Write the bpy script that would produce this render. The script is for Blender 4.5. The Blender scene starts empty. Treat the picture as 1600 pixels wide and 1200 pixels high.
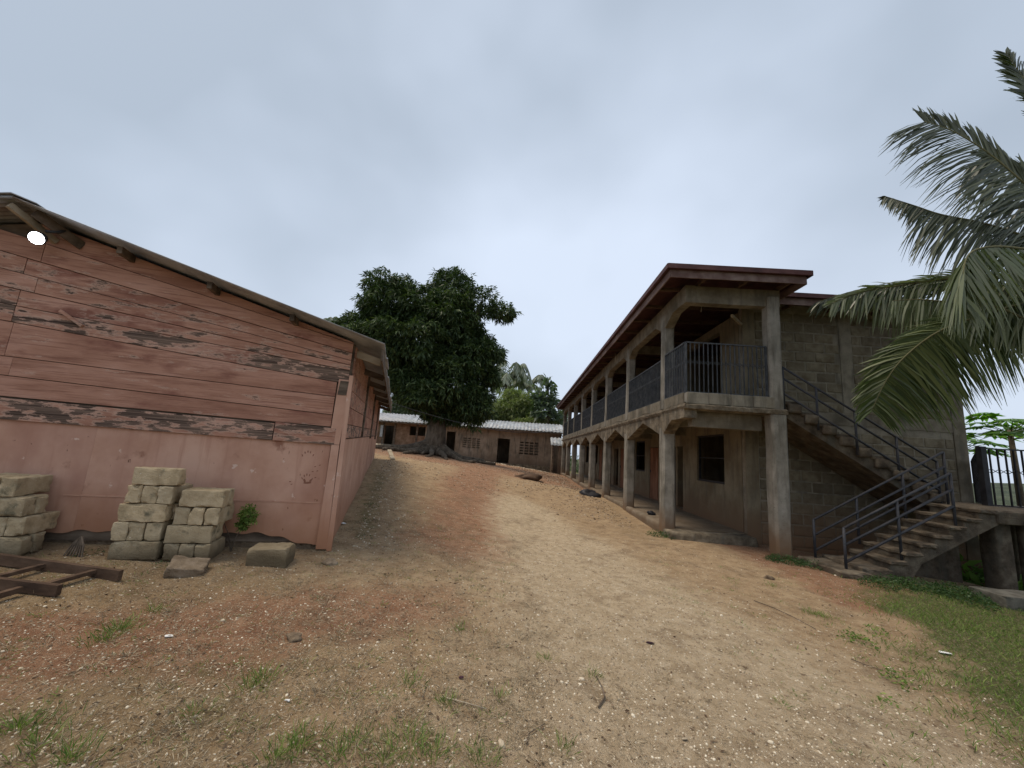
import bpy, bmesh, math, random
import numpy as np
from mathutils import Vector, Matrix, noise
random.seed(7); rng = np.random.default_rng(7)
scene = bpy.context.scene
COL = scene.collection

# ------------------------------------------------------------------ camera
F, CZ = 620.0, 1.55
cam_d = bpy.data.cameras.new('camera'); cam = bpy.data.objects.new('camera', cam_d); COL.objects.link(cam)
Yc = Vector((14/F, -106/F, -1)).normalized()
Up = Vector((1, -.07, 0)).cross(Yc).normalized()
if Up.y < 0: Up = -Up
Xc = Yc.cross(Up)
R = Matrix((Xc, Yc, Up))
cam.matrix_world = Matrix.Translation((0, 0, CZ)) @ R.to_4x4()
cam_d.sensor_width = 36; cam_d.lens = F/1600*36; cam_d.clip_end = 2000; cam_d.clip_start = .05
scene.camera = cam
def onY(x, y, Y):
    d = R @ Vector(((x-800)/F, -(y-600)/F, -1)); return Vector((0, 0, CZ)) + d*(Y/d.y)

# ------------------------------------------------------------------ world, sun
SUN_EL, SUN_AZ = math.radians(70), math.radians(262)
w = bpy.data.worlds.new('World'); scene.world = w; w.use_nodes = True
nt = w.node_tree; N = nt.nodes; L = nt.links; N.clear()
out = N.new('ShaderNodeOutputWorld'); bg = N.new('ShaderNodeBackground'); bg.inputs['Strength'].default_value = .1
sky = N.new('ShaderNodeTexSky'); sky.sky_type = 'NISHITA'; sky.sun_disc = False
sky.sun_elevation = SUN_EL; sky.sun_rotation = SUN_AZ; sky.air_density = 1.2; sky.dust_density = 4
tc = N.new('ShaderNodeTexCoord'); mp = N.new('ShaderNodeMapping'); mp.inputs['Scale'].default_value = (1, 1, 1.3)
n1 = N.new('ShaderNodeTexNoise'); n1.inputs['Scale'].default_value = 1.3; n1.inputs['Detail'].default_value = 4; n1.inputs['Roughness'].default_value = .45
r1 = N.new('ShaderNodeValToRGB'); e = r1.color_ramp.elements
e[0].position = .34; e[0].color = (2.7, 3.15, 3.75, 1); e[1].position = .66; e[1].color = (4.4, 4.95, 5.85, 1)
mix = N.new('ShaderNodeMixRGB'); mix.inputs[0].default_value = .93
L.new(tc.outputs['Generated'], mp.inputs[0]); L.new(mp.outputs[0], n1.inputs['Vector']); L.new(n1.outputs[0], r1.inputs[0])
L.new(sky.outputs[0], mix.inputs[1]); L.new(r1.outputs[0], mix.inputs[2]); L.new(mix.outputs[0], bg.inputs['Color']); L.new(bg.outputs[0], out.inputs[0])
sd = bpy.data.lights.new('sun', 'SUN'); sd.energy = 1.5; sd.angle = math.radians(28); sd.color = (1, .86, .68)
sun = bpy.data.objects.new('sun', sd); COL.objects.link(sun)
sv = Vector((math.sin(SUN_AZ)*math.cos(SUN_EL), math.cos(SUN_AZ)*math.cos(SUN_EL), math.sin(SUN_EL)))
sun.rotation_euler = sv.to_track_quat('Z', 'Y').to_euler()
vs = scene.view_settings; vs.view_transform = 'Standard'; vs.look = 'None'; vs.exposure = .78; vs.gamma = 1; vs.use_curve_mapping = False

# ------------------------------------------------------------------ materials
def mat(name, cols, scale=4., stretch=(1, 1, 1), detail=6, rough=.9, bump=.3, bscale=None, lo=.35, hi=.65, extra=None, metal=0., coord='Object', spec=.25, bdist=.01):
    """noise-driven colour ramp + bump; extra(nodes, links, colour_socket, vector_socket) may modify the colour"""
    m = bpy.data.materials.new(name); m.use_nodes = True; nt = m.node_tree; N = nt.nodes; L = nt.links
    b = N['Principled BSDF']; b.inputs['Roughness'].default_value = rough; b.inputs['Metallic'].default_value = metal; b.inputs['Specular IOR Level'].default_value = spec
    tc = N.new('ShaderNodeTexCoord')
    if coord == 'World':
        g = N.new('ShaderNodeNewGeometry'); vsrc = g.outputs['Position']
    else: vsrc = tc.outputs['Object']
    oi = N.new('ShaderNodeObjectInfo'); ad = N.new('ShaderNodeVectorMath'); ad.operation = 'ADD'
    mr = N.new('ShaderNodeMath'); mr.operation = 'MULTIPLY'; mr.inputs[1].default_value = 37. if coord != 'World' else 0.
    L.new(oi.outputs['Random'], mr.inputs[0]); L.new(vsrc, ad.inputs[0]); L.new(mr.outputs[0], ad.inputs[1])
    mp = N.new('ShaderNodeMapping'); mp.inputs['Scale'].default_value = stretch; L.new(ad.outputs[0], mp.inputs[0])
    n = N.new('ShaderNodeTexNoise'); n.inputs['Scale'].default_value = scale; n.inputs['Detail'].default_value = detail; n.inputs['Roughness'].default_value = .62
    L.new(mp.outputs[0], n.inputs['Vector'])
    r = N.new('ShaderNodeValToRGB'); els = r.color_ramp.elements
    k = len(cols)
    for i, c in enumerate(cols):
        p = lo + (hi-lo)*i/max(1, k-1)
        el = els[i] if i < 2 else els.new(p)
        el.position = p; el.color = (*c, 1)
    L.new(n.outputs[0], r.inputs[0]); cs = r.outputs[0]
    if extra: cs = extra(N, L, cs, mp.outputs[0], vsrc, n.outputs[0])
    L.new(cs, b.inputs['Base Color'])
    if bump:
        n2 = N.new('ShaderNodeTexNoise'); n2.inputs['Scale'].default_value = bscale or scale*6; n2.inputs['Detail'].default_value = 6; n2.inputs['Roughness'].default_value = .65
        L.new(mp.outputs[0], n2.inputs['Vector'])
        bu = N.new('ShaderNodeBump'); bu.inputs['Strength'].default_value = bump; bu.inputs['Distance'].default_value = bdist
        L.new(n2.outputs[0], bu.inputs['Height']); L.new(bu.outputs[0], b.inputs['Normal'])
    return m
def mixn(N, L, fac, a, bcol, blend='MIX'):
    mx = N.new('ShaderNodeMixRGB'); mx.blend_type = blend
    if isinstance(fac, float): mx.inputs[0].default_value = fac
    else: L.new(fac, mx.inputs[0])
    L.new(a, mx.inputs[1])
    if isinstance(bcol, tuple): mx.inputs[2].default_value = (*bcol, 1)
    else: L.new(bcol, mx.inputs[2])
    return mx.outputs[0]
def nmask(N, L, vec, scale, lo, hi, detail=5, rough=.6, stretch=None):
    if stretch:
        m = N.new('ShaderNodeMapping'); m.inputs['Scale'].default_value = stretch; L.new(vec, m.inputs[0]); vec = m.outputs[0]
    n = N.new('ShaderNodeTexNoise'); n.inputs['Scale'].default_value = scale; n.inputs['Detail'].default_value = detail; n.inputs['Roughness'].default_value = rough
    L.new(vec, n.inputs['Vector'])
    r = N.new('ShaderNodeMapRange'); r.inputs[1].default_value = lo; r.inputs[2].default_value = hi
    L.new(n.outputs[0], r.inputs[0]); return r.outputs[0]
def zmask(N, L, vec, z0, z1, noise_amp=.35):
    """1 below z0, 0 above z1, ragged: soil splashed on the foot of a wall"""
    s = N.new('ShaderNodeSeparateXYZ'); L.new(vec, s.inputs[0])
    n = N.new('ShaderNodeTexNoise'); n.inputs['Scale'].default_value = 3; n.inputs['Detail'].default_value = 6; L.new(vec, n.inputs['Vector'])
    a = N.new('ShaderNodeMath'); a.operation = 'MULTIPLY_ADD'; a.inputs[1].default_value = noise_amp; L.new(n.outputs[0], a.inputs[0]); L.new(s.outputs[2], a.inputs[2])
    r = N.new('ShaderNodeMapRange'); r.inputs[1].default_value = z1+noise_amp/2; r.inputs[2].default_value = z0+noise_amp/2; L.new(a.outputs[0], r.inputs[0]); return r.outputs[0]
def conc_extra(dirt=(.17, .105, .06), z0=.2, z1=.8, streak=.5, streakcol=(.1, .09, .07)):
    def f(N, L, cs, v, w_, n_):
        cs = mixn(N, L, nmask(N, L, w_, 2.2, .5, .72, stretch=(3, 3, .5)), cs, streakcol) if streak else cs
        cs = mixn(N, L, nmask(N, L, w_, 28, .62, .72), cs, (.12, .1, .08))
        cs = mixn(N, L, zmask(N, L, w_, z0, z1), cs, dirt)
        return cs
    return f
M = {}
M['concrete'] = mat('weathered_concrete', [(.10, .085, .06), (.17, .145, .105), (.235, .205, .16)], 2.5, detail=8, bump=.5, bscale=30, coord='World', extra=conc_extra(z0=-.1, z1=.4))
M['column'] = mat('column_concrete', [(.155, .14, .112), (.225, .205, .17), (.285, .265, .225)], 3, detail=8, bump=.45, bscale=26, coord='World', extra=conc_extra(z0=.15, z1=.7))
M['eroded'] = mat('eroded_concrete', [(.07, .052, .035), (.15, .12, .082), (.25, .205, .145)], 5, detail=9, bump=.9, bscale=22, coord='World', bdist=.03, extra=conc_extra(z0=-9, z1=-8))
M['plainconc'] = mat('pale_grey_concrete', [(.07, .065, .05), (.12, .11, .09), (.17, .16, .13)], 4, detail=8, bump=.6, bscale=26)
M['stair'] = mat('dirty_stair_concrete', [(.05, .038, .026), (.105, .08, .056), (.17, .14, .10)], 5, detail=9, bump=.9, bscale=22, coord='World', bdist=.02, extra=conc_extra(z0=-9, z1=-8))
M['plaster'] = mat('grey_plaster', [(.135, .105, .066), (.185, .152, .10), (.23, .195, .135)], 1.6, detail=8, bump=.3, bscale=60, coord='World', extra=conc_extra(z0=.25, z1=.9))
M['mortar'] = mat('mortar', [(.18, .155, .115), (.27, .24, .185)], 5, bump=.6, bscale=40, coord='World', extra=conc_extra(z0=-.1, z1=1.0))
def blockx(N, L, cs, v, w_, n_):
    oi = N.new('ShaderNodeObjectInfo'); r = N.new('ShaderNodeMapRange'); r.inputs[3].default_value = .0; r.inputs[4].default_value = .55; L.new(oi.outputs['Random'], r.inputs[0])
    cs = mixn(N, L, r.outputs[0], cs, (.085, .07, .05))
    g = N.new('ShaderNodeNewGeometry')
    return mixn(N, L, zmask(N, L, g.outputs['Position'], -.1, 1.0), cs, (.2, .11, .06))
M['wallblock'] = mat('wall_block', [(.12, .095, .06), (.18, .15, .10), (.24, .205, .142)], 5, detail=8, bump=.7, bscale=45, extra=blockx, bdist=.012)
def sandx(N, L, cs, v, w_, n_):
    oi = N.new('ShaderNodeObjectInfo'); r = N.new('ShaderNodeMapRange'); r.inputs[3].default_value = 0; r.inputs[4].default_value = .5; L.new(oi.outputs['Random'], r.inputs[0])
    cs = mixn(N, L, r.outputs[0], cs, (.21, .175, .115))
    cs = mixn(N, L, nmask(N, L, v, 7, .58, .72), cs, (.17, .15, .095))
    cs = mixn(N, L, nmask(N, L, v, 60, .66, .7), cs, (.6, .55, .45))
    g = N.new('ShaderNodeNewGeometry')
    return mixn(N, L, zmask(N, L, g.outputs['Position'], .26, .5, .2), cs, (.13, .1, .06))
M['sandcrete'] = mat('sandcrete', [(.38, .29, .17), (.55, .43, .265), (.65, .53, .35)], 6, detail=9, bump=.8, bscale=55, extra=sandx, bdist=.012)
PINK = [(.31, .155, .105), (.42, .225, .155), (.49, .28, .205)]
WOODC = [(.07, .055, .045), (.15, .12, .095), (.23, .195, .16)]
def peel(lo, hi, dark=.3):
    def f(N, L, cs, v, w_, n_):
        wd = N.new('ShaderNodeTexNoise'); wd.inputs['Scale'].default_value = 14; wd.inputs['Detail'].default_value = 8
        m = N.new('ShaderNodeMapping'); m.inputs['Scale'].default_value = (.12, 1, 2.5); L.new(v, m.inputs[0]); L.new(m.outputs[0], wd.inputs['Vector'])
        r = N.new('ShaderNodeValToRGB'); es = r.color_ramp.elements; es[0].position = .35; es[0].color = (.05, .032, .025, 1); es[1].position = .65; es[1].color = (.23, .16, .12, 1); L.new(wd.outputs[0], r.inputs[0])
        v = w_; oi = N.new('ShaderNodeObjectInfo'); ad = N.new('ShaderNodeVectorMath'); mr = N.new('ShaderNodeMath'); mr.operation = 'MULTIPLY'; mr.inputs[1].default_value = 31.; L.new(oi.outputs['Random'], mr.inputs[0]); L.new(w_, ad.inputs[0]); L.new(mr.outputs[0], ad.inputs[1]); v = ad.outputs[0]
        cs = mixn(N, L, nmask(N, L, v, 1.6, .56, .66, stretch=(.7, 1, 1.8)), cs, (.24, .105, .075))       # damp, darker red paint
        cs = mixn(N, L, nmask(N, L, v, 16, .5, .75, stretch=(.12, 1, 3)), cs, (.20, .09, .062))
        k = nmask(N, L, v, 5.0, lo, hi, detail=10, rough=.70, stretch=(.5, 1, 1.9))
        cs = mixn(N, L, k, cs, r.outputs[0])
        ed = nmask(N, L, v, 5.0, lo-.045, lo, detail=10, rough=.70, stretch=(.5, 1, 1.9))
        # pale flaking rim
        inv = N.new('ShaderNodeMath'); inv.operation = 'SUBTRACT'; inv.use_clamp = True; L.new(ed, inv.inputs[0]); L.new(k, inv.inputs[1])
        q = N.new('ShaderNodeMath'); q.operation = 'MULTIPLY'; q.inputs[1].default_value = .55; L.new(inv.outputs[0], q.inputs[0])
        return mixn(N, L, q.outputs[0], cs, (.56, .40, .31))
    return f
M['paint0'] = mat('pink_painted_plank', PINK, 2.2, stretch=(.5, 1, 2), bump=.25, bscale=20, extra=peel(.64, .68))
M['paint1'] = mat('flaking_pink_plank', PINK, 2.2, stretch=(.5, 1, 2), bump=.5, bscale=18, extra=peel(.565, .595))
M['paint2'] = mat('badly_peeled_plank', PINK, 2.2, stretch=(.5, 1, 2), bump=.7, bscale=18, extra=peel(.485, .52))
def sheetx(N, L, cs, v, w_, n_):
    cs = mixn(N, L, nmask(N, L, v, 1.1, .5, .8, stretch=(1, 1, .6)), cs, (.33, .16, .115))
    cs = mixn(N, L, nmask(N, L, v, 2.6, .62, .7, detail=8), cs, (.3, .15, .1))
    cs = mixn(N, L, nmask(N, L, v, 13, .69, .73, stretch=(1.6, 1, .7)), cs, (.16, .08, .05)); cs = mixn(N, L, nmask(N, L, v, 3, .56, .8, stretch=(3.5, 1, .25)), cs, (.40, .21, .145)); cs = mixn(N, L, nmask(N, L, v, 9, .66, .69), cs, (.62, .45, .36))
    g = N.new('ShaderNodeNewGeometry')
    return mixn(N, L, zmask(N, L, g.outputs['Position'], .2, .95, .6), cs, (.36, .17, .09))
M['sheet'] = mat('pink_painted_sheet', [(.46, .26, .18), (.54, .325, .235), (.58, .365, .27)], 1.4, detail=7, bump=.15, bscale=9, extra=sheetx)
M['wood'] = mat('grey_timber', [(.05, .038, .028), (.12, .09, .065), (.2, .155, .115)], 6, stretch=(.3, 1, 1), bump=.5, bscale=30)
M['palewood'] = mat('pale_timber', [(.22, .18, .12), (.34, .28, .2), (.42, .36, .27)], 6, stretch=(.3, 1, 1), bump=.4, bscale=30)
M['redwood'] = mat('reddish_timber', [(.05, .03, .02), (.09, .055, .035), (.14, .09, .06)], 7, stretch=(.4, 1, 1), bump=.4, bscale=30)
M['doorwood'] = mat('door_timber', [(.13, .055, .028), (.2, .09, .05), (.25, .12, .07)], 4, stretch=(1, 1, .3), bump=.3)
def zincx(N, L, cs, v, w_, n_):
    return mixn(N, L, nmask(N, L, v, 2.5, .56, .72, detail=8), cs, (.2, .13, .09))
M['zinc'] = mat('galvanised_roof_sheet', [(.22, .24, .25), (.33, .35, .365), (.44, .46, .48)], 1.8, detail=6, bump=.1, rough=.55, metal=.15, extra=zincx)
M['oldzinc'] = mat('aged_roof_sheet', [(.24, .24, .25), (.36, .365, .38), (.48, .49, .50)], 2.5, detail=7, bump=.2, rough=.6, metal=.25, extra=zincx)
M['redtrim'] = mat('dark_red_trim', [(.05, .02, .018), (.08, .033, .03), (.11, .05, .045)], 3, bump=.15, rough=.6)
M['fascia'] = mat('faded_fascia', [(.11, .065, .055), (.17, .115, .10), (.23, .17, .15)], 4, stretch=(1, .3, 1), bump=.3)
M['iron'] = mat('grey_painted_iron', [(.03, .032, .036), (.05, .054, .06), (.08, .082, .085)], 8, bump=.2, rough=.55)
M['stairiron'] = mat('blue_grey_iron', [(.022, .024, .03), (.04, .042, .05), (.075, .055, .045)], 9, bump=.2, rough=.55, lo=.3, hi=.75)
M['black'] = mat('black_plastic', [(.012, .012, .014), (.03, .03, .035)], 6, bump=.2, rough=.5)
M['bluebag'] = mat('dark_blue_cloth', [(.012, .016, .03), (.03, .04, .07)], 6, bump=.5, rough=.8)
M['bluedoor'] = mat('blue_door_paint', [(.018, .035, .075), (.03, .055, .11)], 4, bump=.2, rough=.7)
M['mudwall'] = mat('tan_render', [(.17, .125, .085), (.25, .195, .14), (.32, .255, .19)], 1.1, detail=8, bump=.4, coord='World', extra=conc_extra(z0=.3, z1=1.3, dirt=(.12, .085, .06)))
M['boardwall'] = mat('brown_board_wall', [(.15, .085, .05), (.22, .13, .08), (.28, .18, .12)], 3, detail=6, bump=.4)
M['white'] = mat('white_plastic_litter', [(.6, .6, .58), (.78, .78, .76)], 9, bump=.3)
M['cloth'] = mat('pale_cloth', [(.3, .3, .3), (.5, .5, .5)], 4)
M['rock'] = mat('brown_stone', [(.12, .085, .055), (.22, .165, .11), (.32, .25, .18)], 7, detail=9, bump=.8, bdist=.02)
M['bark'] = mat('bark', [(.06, .045, .033), (.11, .085, .06), (.17, .135, .10)], 6, stretch=(1, 1, .35), bump=.9, bdist=.03)
M['purple'] = mat('dark_purple_scrap', [(.03, .012, .02), (.06, .025, .035)], 6)
m = bpy.data.materials.new('lit_lamp_glass'); m.use_nodes = True; b = m.node_tree.nodes['Principled BSDF']
b.inputs['Base Color'].default_value = (.9, .9, .9, 1); b.inputs['Emission Color'].default_value = (.93, .97, 1, 1); b.inputs['Emission Strength'].default_value = 14; M['lamp'] = m
def leafmat(name, c0, c1, c2, rough=.5, trans=.25, spec=.35):
    m = bpy.data.materials.new(name); m.use_nodes = True; nt = m.node_tree; N = nt.nodes; L = nt.links
    b = N['Principled BSDF']; b.inputs['Roughness'].default_value = rough; b.inputs['Specular IOR Level'].default_value = spec
    g = N.new('ShaderNodeNewGeometry'); r = N.new('ShaderNodeValToRGB'); es = r.color_ramp.elements
    es[0].position = 0; es[0].color = (*c0, 1); es[1].position = 1; es[1].color = (*c2, 1); x = es.new(.55); x.color = (*c1, 1)
    L.new(g.outputs['Random Per Island'], r.inputs[0]); L.new(r.outputs[0], b.inputs['Base Color'])
    if trans:
        t = N.new('ShaderNodeBsdfTranslucent'); ms = N.new('ShaderNodeMixShader'); ms.inputs[0].default_value = trans
        h = N.new('ShaderNodeMixRGB'); h.blend_type = 'MULTIPLY'; h.inputs[0].default_value = 1; h.inputs[2].default_value = (1.5, 1.9, .7, 1); L.new(r.outputs[0], h.inputs[1]); L.new(h.outputs[0], t.inputs[0])
        L.new(b.outputs[0], ms.inputs[1]); L.new(t.outputs[0], ms.inputs[2]); L.new(ms.outputs[0], N['Material Output'].inputs[0])
    return m
M['mango'] = leafmat('mango_leaves', (.02, .038, .014), (.044, .072, .026), (.10, .135, .048), trans=.15, spec=.25)
M['bush'] = leafmat('bush_leaves', (.09, .12, .045), (.16, .19, .075), (.25, .27, .12), trans=.3)
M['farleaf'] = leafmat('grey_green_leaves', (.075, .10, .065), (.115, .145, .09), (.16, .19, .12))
M['broad'] = leafmat('broad_dark_leaves', (.05, .075, .05), (.08, .11, .065), (.12, .15, .09))
M['palm'] = leafmat('palm_leaflets', (.032, .04, .023), (.056, .068, .035), (.10, .11, .058), trans=.15, spec=.5, rough=.4)
M['palmlit'] = leafmat('palm_leaflets_lit', (.09, .11, .055), (.135, .155, .08), (.2, .21, .125), trans=.2, spec=.5, rough=.4)  # paler copy of the leaflet colour, with lit sheen put into it
M['palmrib'] = mat('palm_midrib', [(.09, .085, .04), (.15, .14, .07)], 6, bump=.2)
M['farpalm'] = leafmat('hazed_palm_leaflets', (.15, .18, .145), (.21, .24, .19), (.28, .30, .24))  # lightened and greyed: distance haze put into the leaf colour
M['papaya'] = leafmat('papaya_leaves', (.06, .13, .02), (.10, .2, .03), (.14, .26, .045), trans=.4)
M['grass'] = leafmat('green_grass', (.055, .10, .018), (.115, .185, .032), (.23, .29, .075), trans=.2, rough=.7)
M['brightgrass'] = leafmat('bright_weeds', (.06, .12, .02), (.11, .19, .035), (.17, .26, .06), trans=.35, rough=.7)
M['straw'] = leafmat('dry_straw', (.15, .11, .065), (.28, .22, .14), (.42, .35, .24), trans=0, rough=.9)
M['litter'] = leafmat('leaf_litter', (.06, .035, .02), (.13, .085, .05), (.24, .17, .11), trans=0, rough=.9)
M['pebble'] = leafmat('pebbles', (.20, .14, .09), (.40, .32, .22), (.70, .63, .50), trans=0, rough=.9, spec=.2)
M['chipmix'] = leafmat('brown_chips', (.08, .05, .03), (.24, .17, .11), (.50, .42, .32), trans=0, rough=.9, spec=.2)
M['palmgreen'] = leafmat('yellow_green_leaflets', (.045, .065, .024), (.08, .105, .036), (.14, .16, .058), trans=.3, spec=.4, rough=.45)
M['weed'] = leafmat('weed_leaves', (.022, .05, .014), (.04, .08, .022), (.07, .12, .035), trans=.25)

# ------------------------------------------------------------------ mesh helpers
class MB:
    def __init__(s): s.v = []; s.f = []
    def quad(s, a, b, c, d):
        n = len(s.v); s.v += [tuple(a), tuple(b), tuple(c), tuple(d)]; s.f.append((n, n+1, n+2, n+3)); return s
    def tri(s, a, b, c):
        n = len(s.v); s.v += [tuple(a), tuple(b), tuple(c)]; s.f.append((n, n+1, n+2)); return s
    def box(s, x0, x1, y0, y1, z0, z1):
        n = len(s.v); s.v += [(x, y, z) for z in (z0, z1) for x, y in ((x0, y0), (x1, y0), (x1, y1), (x0, y1))]
        s.f += [(n+3, n+2, n+1, n), (n+4, n+5, n+6, n+7), (n, n+1, n+5, n+4), (n+1, n+2, n+6, n+5), (n+2, n+3, n+7, n+6), (n+3, n, n+4, n+7)]; return s
    def prism(s, poly, ext):
        """poly: 3-D points; extruded by vector ext"""
        n = len(s.v); k = len(poly); e = Vector(ext)
        s.v += [tuple(p) for p in poly] + [tuple(Vector(p)+e) for p in poly]
        s.f.append(tuple(range(n+k-1, n-1, -1))); s.f.append(tuple(range(n+k, n+2*k)))
        for i in range(k): j = (i+1) % k; s.f.append((n+i, n+j, n+k+j, n+k+i))
        return s
    def beam(s, a, b, wd, ht, up=(0, 0, 1)):
        a = Vector(a); b = Vector(b); t = (b-a).normalized(); u = Vector(up); sd = t.cross(u)
        if sd.length < 1e-3: sd = t.cross(Vector((1, 0, 0)))
        sd.normalize(); u = sd.cross(t)
        p = [a+sd*wd/2*i+u*ht/2*j for i, j in ((-1, -1), (1, -1), (1, 1), (-1, 1))]
        return s.prism(p, b-a)
    def tube(s, pts, rad, n=8, cap=True):
        pts = [Vector(p) for p in pts]; base = len(s.v)
        if not hasattr(rad, '__len__'): rad = [rad]*len(pts)
        pr = None
        for i, p in enumerate(pts):
            t = (pts[min(i+1, len(pts)-1)]-pts[max(i-1, 0)]).normalized()
            if pr is None: pr = t.cross(Vector((0, 0, 1)) if abs(t.z) < .9 else Vector((1, 0, 0))).normalized()
            else: pr = (pr - t*pr.dot(t)).normalized()
            q = t.cross(pr)
            for k in range(n):
                a = 2*math.pi*k/n; s.v.append(tuple(p+(pr*math.cos(a)+q*math.sin(a))*rad[i]))
        for i in range(len(pts)-1):
            for k in range(n):
                a = base+i*n+k; b = base+i*n+(k+1) % n; s.f.append((a, b, b+n, a+n))
        if cap: s.f.append(tuple(range(base+n-1, base-1, -1))); e = base+(len(pts)-1)*n; s.f.append(tuple(range(e, e+n)))
        return s
    def mesh(s, name):
        me = bpy.data.meshes.new(name); me.from_pydata(s.v, [], s.f); me.update(); return me
    def build(s, name, m, parent=None, smooth=False, loc=None):
        return link(name, s.mesh(name), m, parent, smooth, loc)
def link(name, me, m, parent=None, smooth=False, loc=None):
    if m is not None and not me.materials: me.materials.append(M[m] if isinstance(m, str) else m)
    if smooth: me.polygons.foreach_set('use_smooth', [True]*len(me.polygons))
    o = bpy.data.objects.new(name, me); COL.objects.link(o)
    if parent: o.parent = parent
    if loc is not None: o.location = loc
    return o
def tag(o, label=None, cat=None, group=None, kind=None):
    for k, v_ in (('label', label), ('category', cat), ('group', group), ('kind', kind)):
        if v_: o[k] = v_
    return o
def thing(name, label, cat, loc=(0, 0, 0), rz=0., group=None):
    o = bpy.data.objects.new(name, None); COL.objects.link(o); o.location = loc; o.rotation_euler[2] = rz; o.empty_display_size = .2
    return tag(o, label, cat, group)
def arr_mesh(name, V, Fc):
    """numpy verts (n,3) and faces (m,k)"""
    me = bpy.data.meshes.new(name); V = np.asarray(V, np.float32); Fc = np.asarray(Fc, np.int32); k = Fc.shape[1]
    me.vertices.add(len(V)); me.vertices.foreach_set('co', V.ravel())
    me.loops.add(Fc.size); me.loops.foreach_set('vertex_index', Fc.ravel())
    me.polygons.add(len(Fc)); me.polygons.foreach_set('loop_start', np.arange(len(Fc), dtype=np.int32)*k)
    me.update(calc_edges=True); return me
def blades(P, D, S, Ln, Wd, bend=None, nseg=1):
    """P base, D direction, S side vector, lengths, widths (arrays) -> diamond leaves (nseg=1) or bent blades (nseg=2, bend vector adds to tip)"""
    P = np.asarray(P, float); n = len(P); Ln = np.broadcast_to(Ln, n)[:, None]; Wd = np.broadcast_to(Wd, n)[:, None]
    D = D/np.linalg.norm(D, axis=1)[:, None]; S = S-D*np.sum(S*D, 1)[:, None]; S = S/(np.linalg.norm(S, axis=1)[:, None]+1e-9)
    if bend is None: bend = np.zeros_like(P)
    mid = P+D*Ln*.45+bend*.25; tip = P+D*Ln+bend
    V = np.stack([P, mid+S*Wd*.5, tip, mid-S*Wd*.5], 1).reshape(-1, 3)
    return V, np.arange(4*n).reshape(n, 4)
def rand_dirs(n):
    v = rng.normal(size=(n, 3)); return v/np.linalg.norm(v, axis=1)[:, None]

# ------------------------------------------------------------------ ground
GP = np.array([(0, 0, 0), (-3, 0, .1), (3, 0, -.08), (0, 4, .05), (-3.5, 4, .27), (-6, 3.6, .30), (-3.2, 4.6, .25), (-4.5, 4.25, .27), (-2.25, 4.9, .23), (-1.2, 5.5, .22), (-4.9, 13.2, 1.0), (-3.4, 8.6, .58),
    (-2.2, 13, .72), (-1.2, 8.5, .3), (-4.7, 22, 1.08), (-8, 18, 1.2), (-12, 33.5, 1.36), (-6, 33.5, .84), (-1.5, 33.5, .42), (3.1, 33.5, -.1), (3, 29, .1), (3, 20, .08), (2.9, 9, .06), (2.9, 12, .08),
    (4.8, 7.7, -.02), (4.8, 8.6, .0), (5, 6.3, .02), (6.5, 6.3, -.08), (5.5, 4.6, -.1), (8, 6.8, -.22), (11, 5, -.6), (10, 9.5, -.5), (0, 12, .28), (0, 20, .52), (0, 8, .1), (-8, 5, .5), (-10, 12, 1.1),
    (-25, 50, 1.8), (0, 60, .6), (30, 60, -4), (35, 20, -5), (-30, 0, 1), (0, -15, 0), (25, -5, -3), (-60, 90, 3), (60, 100, -8), (0, 120, 0), (100, 0, -10), (-100, 0, 3), (0, -100, -2), (-90, -90, 0), (90, -90, -6), (0, 400, -2), (400, 100, -12), (-400, 100, 4), (0, -400, -4), (300, 400, -12), (-300, 400, 3)], float)
def tps_fit(P):
    n = len(P); d = np.linalg.norm(P[:, None, :2]-P[None, :, :2], axis=2); K = np.where(d > 0, d, 0)      # biharmonic-like (linear) kernel
    A = np.zeros((n+3, n+3)); A[:n, :n] = K; A[:n, n] = 1; A[:n, n+1:] = P[:, :2]; A[n, :n] = 1; A[n+1:, :n] = P[:, :2].T
    return np.linalg.solve(A, np.r_[P[:, 2], 0, 0, 0])
GW = tps_fit(GP)
def gz_raw(x, y):
    x = np.asarray(x, float); y = np.asarray(y, float); sh = x.shape; x = x.ravel(); y = y.ravel(); o = np.zeros(len(x))
    for i in range(0, len(x), 20000):
        a = x[i:i+20000]; b = y[i:i+20000]
        d = np.sqrt((a[:, None]-GP[:, 0])**2+(b[:, None]-GP[:, 1])**2+.6)
        o[i:i+20000] = d@GW[:-3]+GW[-3]+GW[-2]*a+GW[-1]*b
    return o.reshape(sh)
_p = rng.uniform(0, 6.28, (14, 2)); _k = rng.uniform(.8, 7, 14); _t = rng.uniform(0, 6.28, 14)
def gz(x, y):
    z = gz_raw(x, y)
    for (p, q), k, t in zip(_p, _k, _t): z = z+.011/k**.7*np.sin(k*(np.cos(t)*x+np.sin(t)*y)+p)
    return z
def g1(x, y): return float(gz(np.array([x]), np.array([y]))[0])
u = np.linspace(-1, 1, 520); gx = np.sinh(u*5.6)/np.sinh(5.6)*900; 
vv = np.linspace(-1, 1, 560); gy = np.sinh(vv*5.6)/np.sinh(5.6)*900+5.0
GX, GY = np.meshgrid(gx, gy); GZ = gz(GX, GY)
V = np.stack([GX, GY, GZ], 2).reshape(-1, 3); nx = len(gx); ny = len(gy)
I = (np.arange(ny-1)[:, None]*nx+np.arange(nx-1)[None, :]).ravel()
gme = arr_mesh('ground', V, np.stack([I, I+1, I+1+nx, I+nx], 1))
def sm(a, b, x): t = np.clip((x-a)/(b-a), 0, 1); return t*t*(3-2*t)
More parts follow.
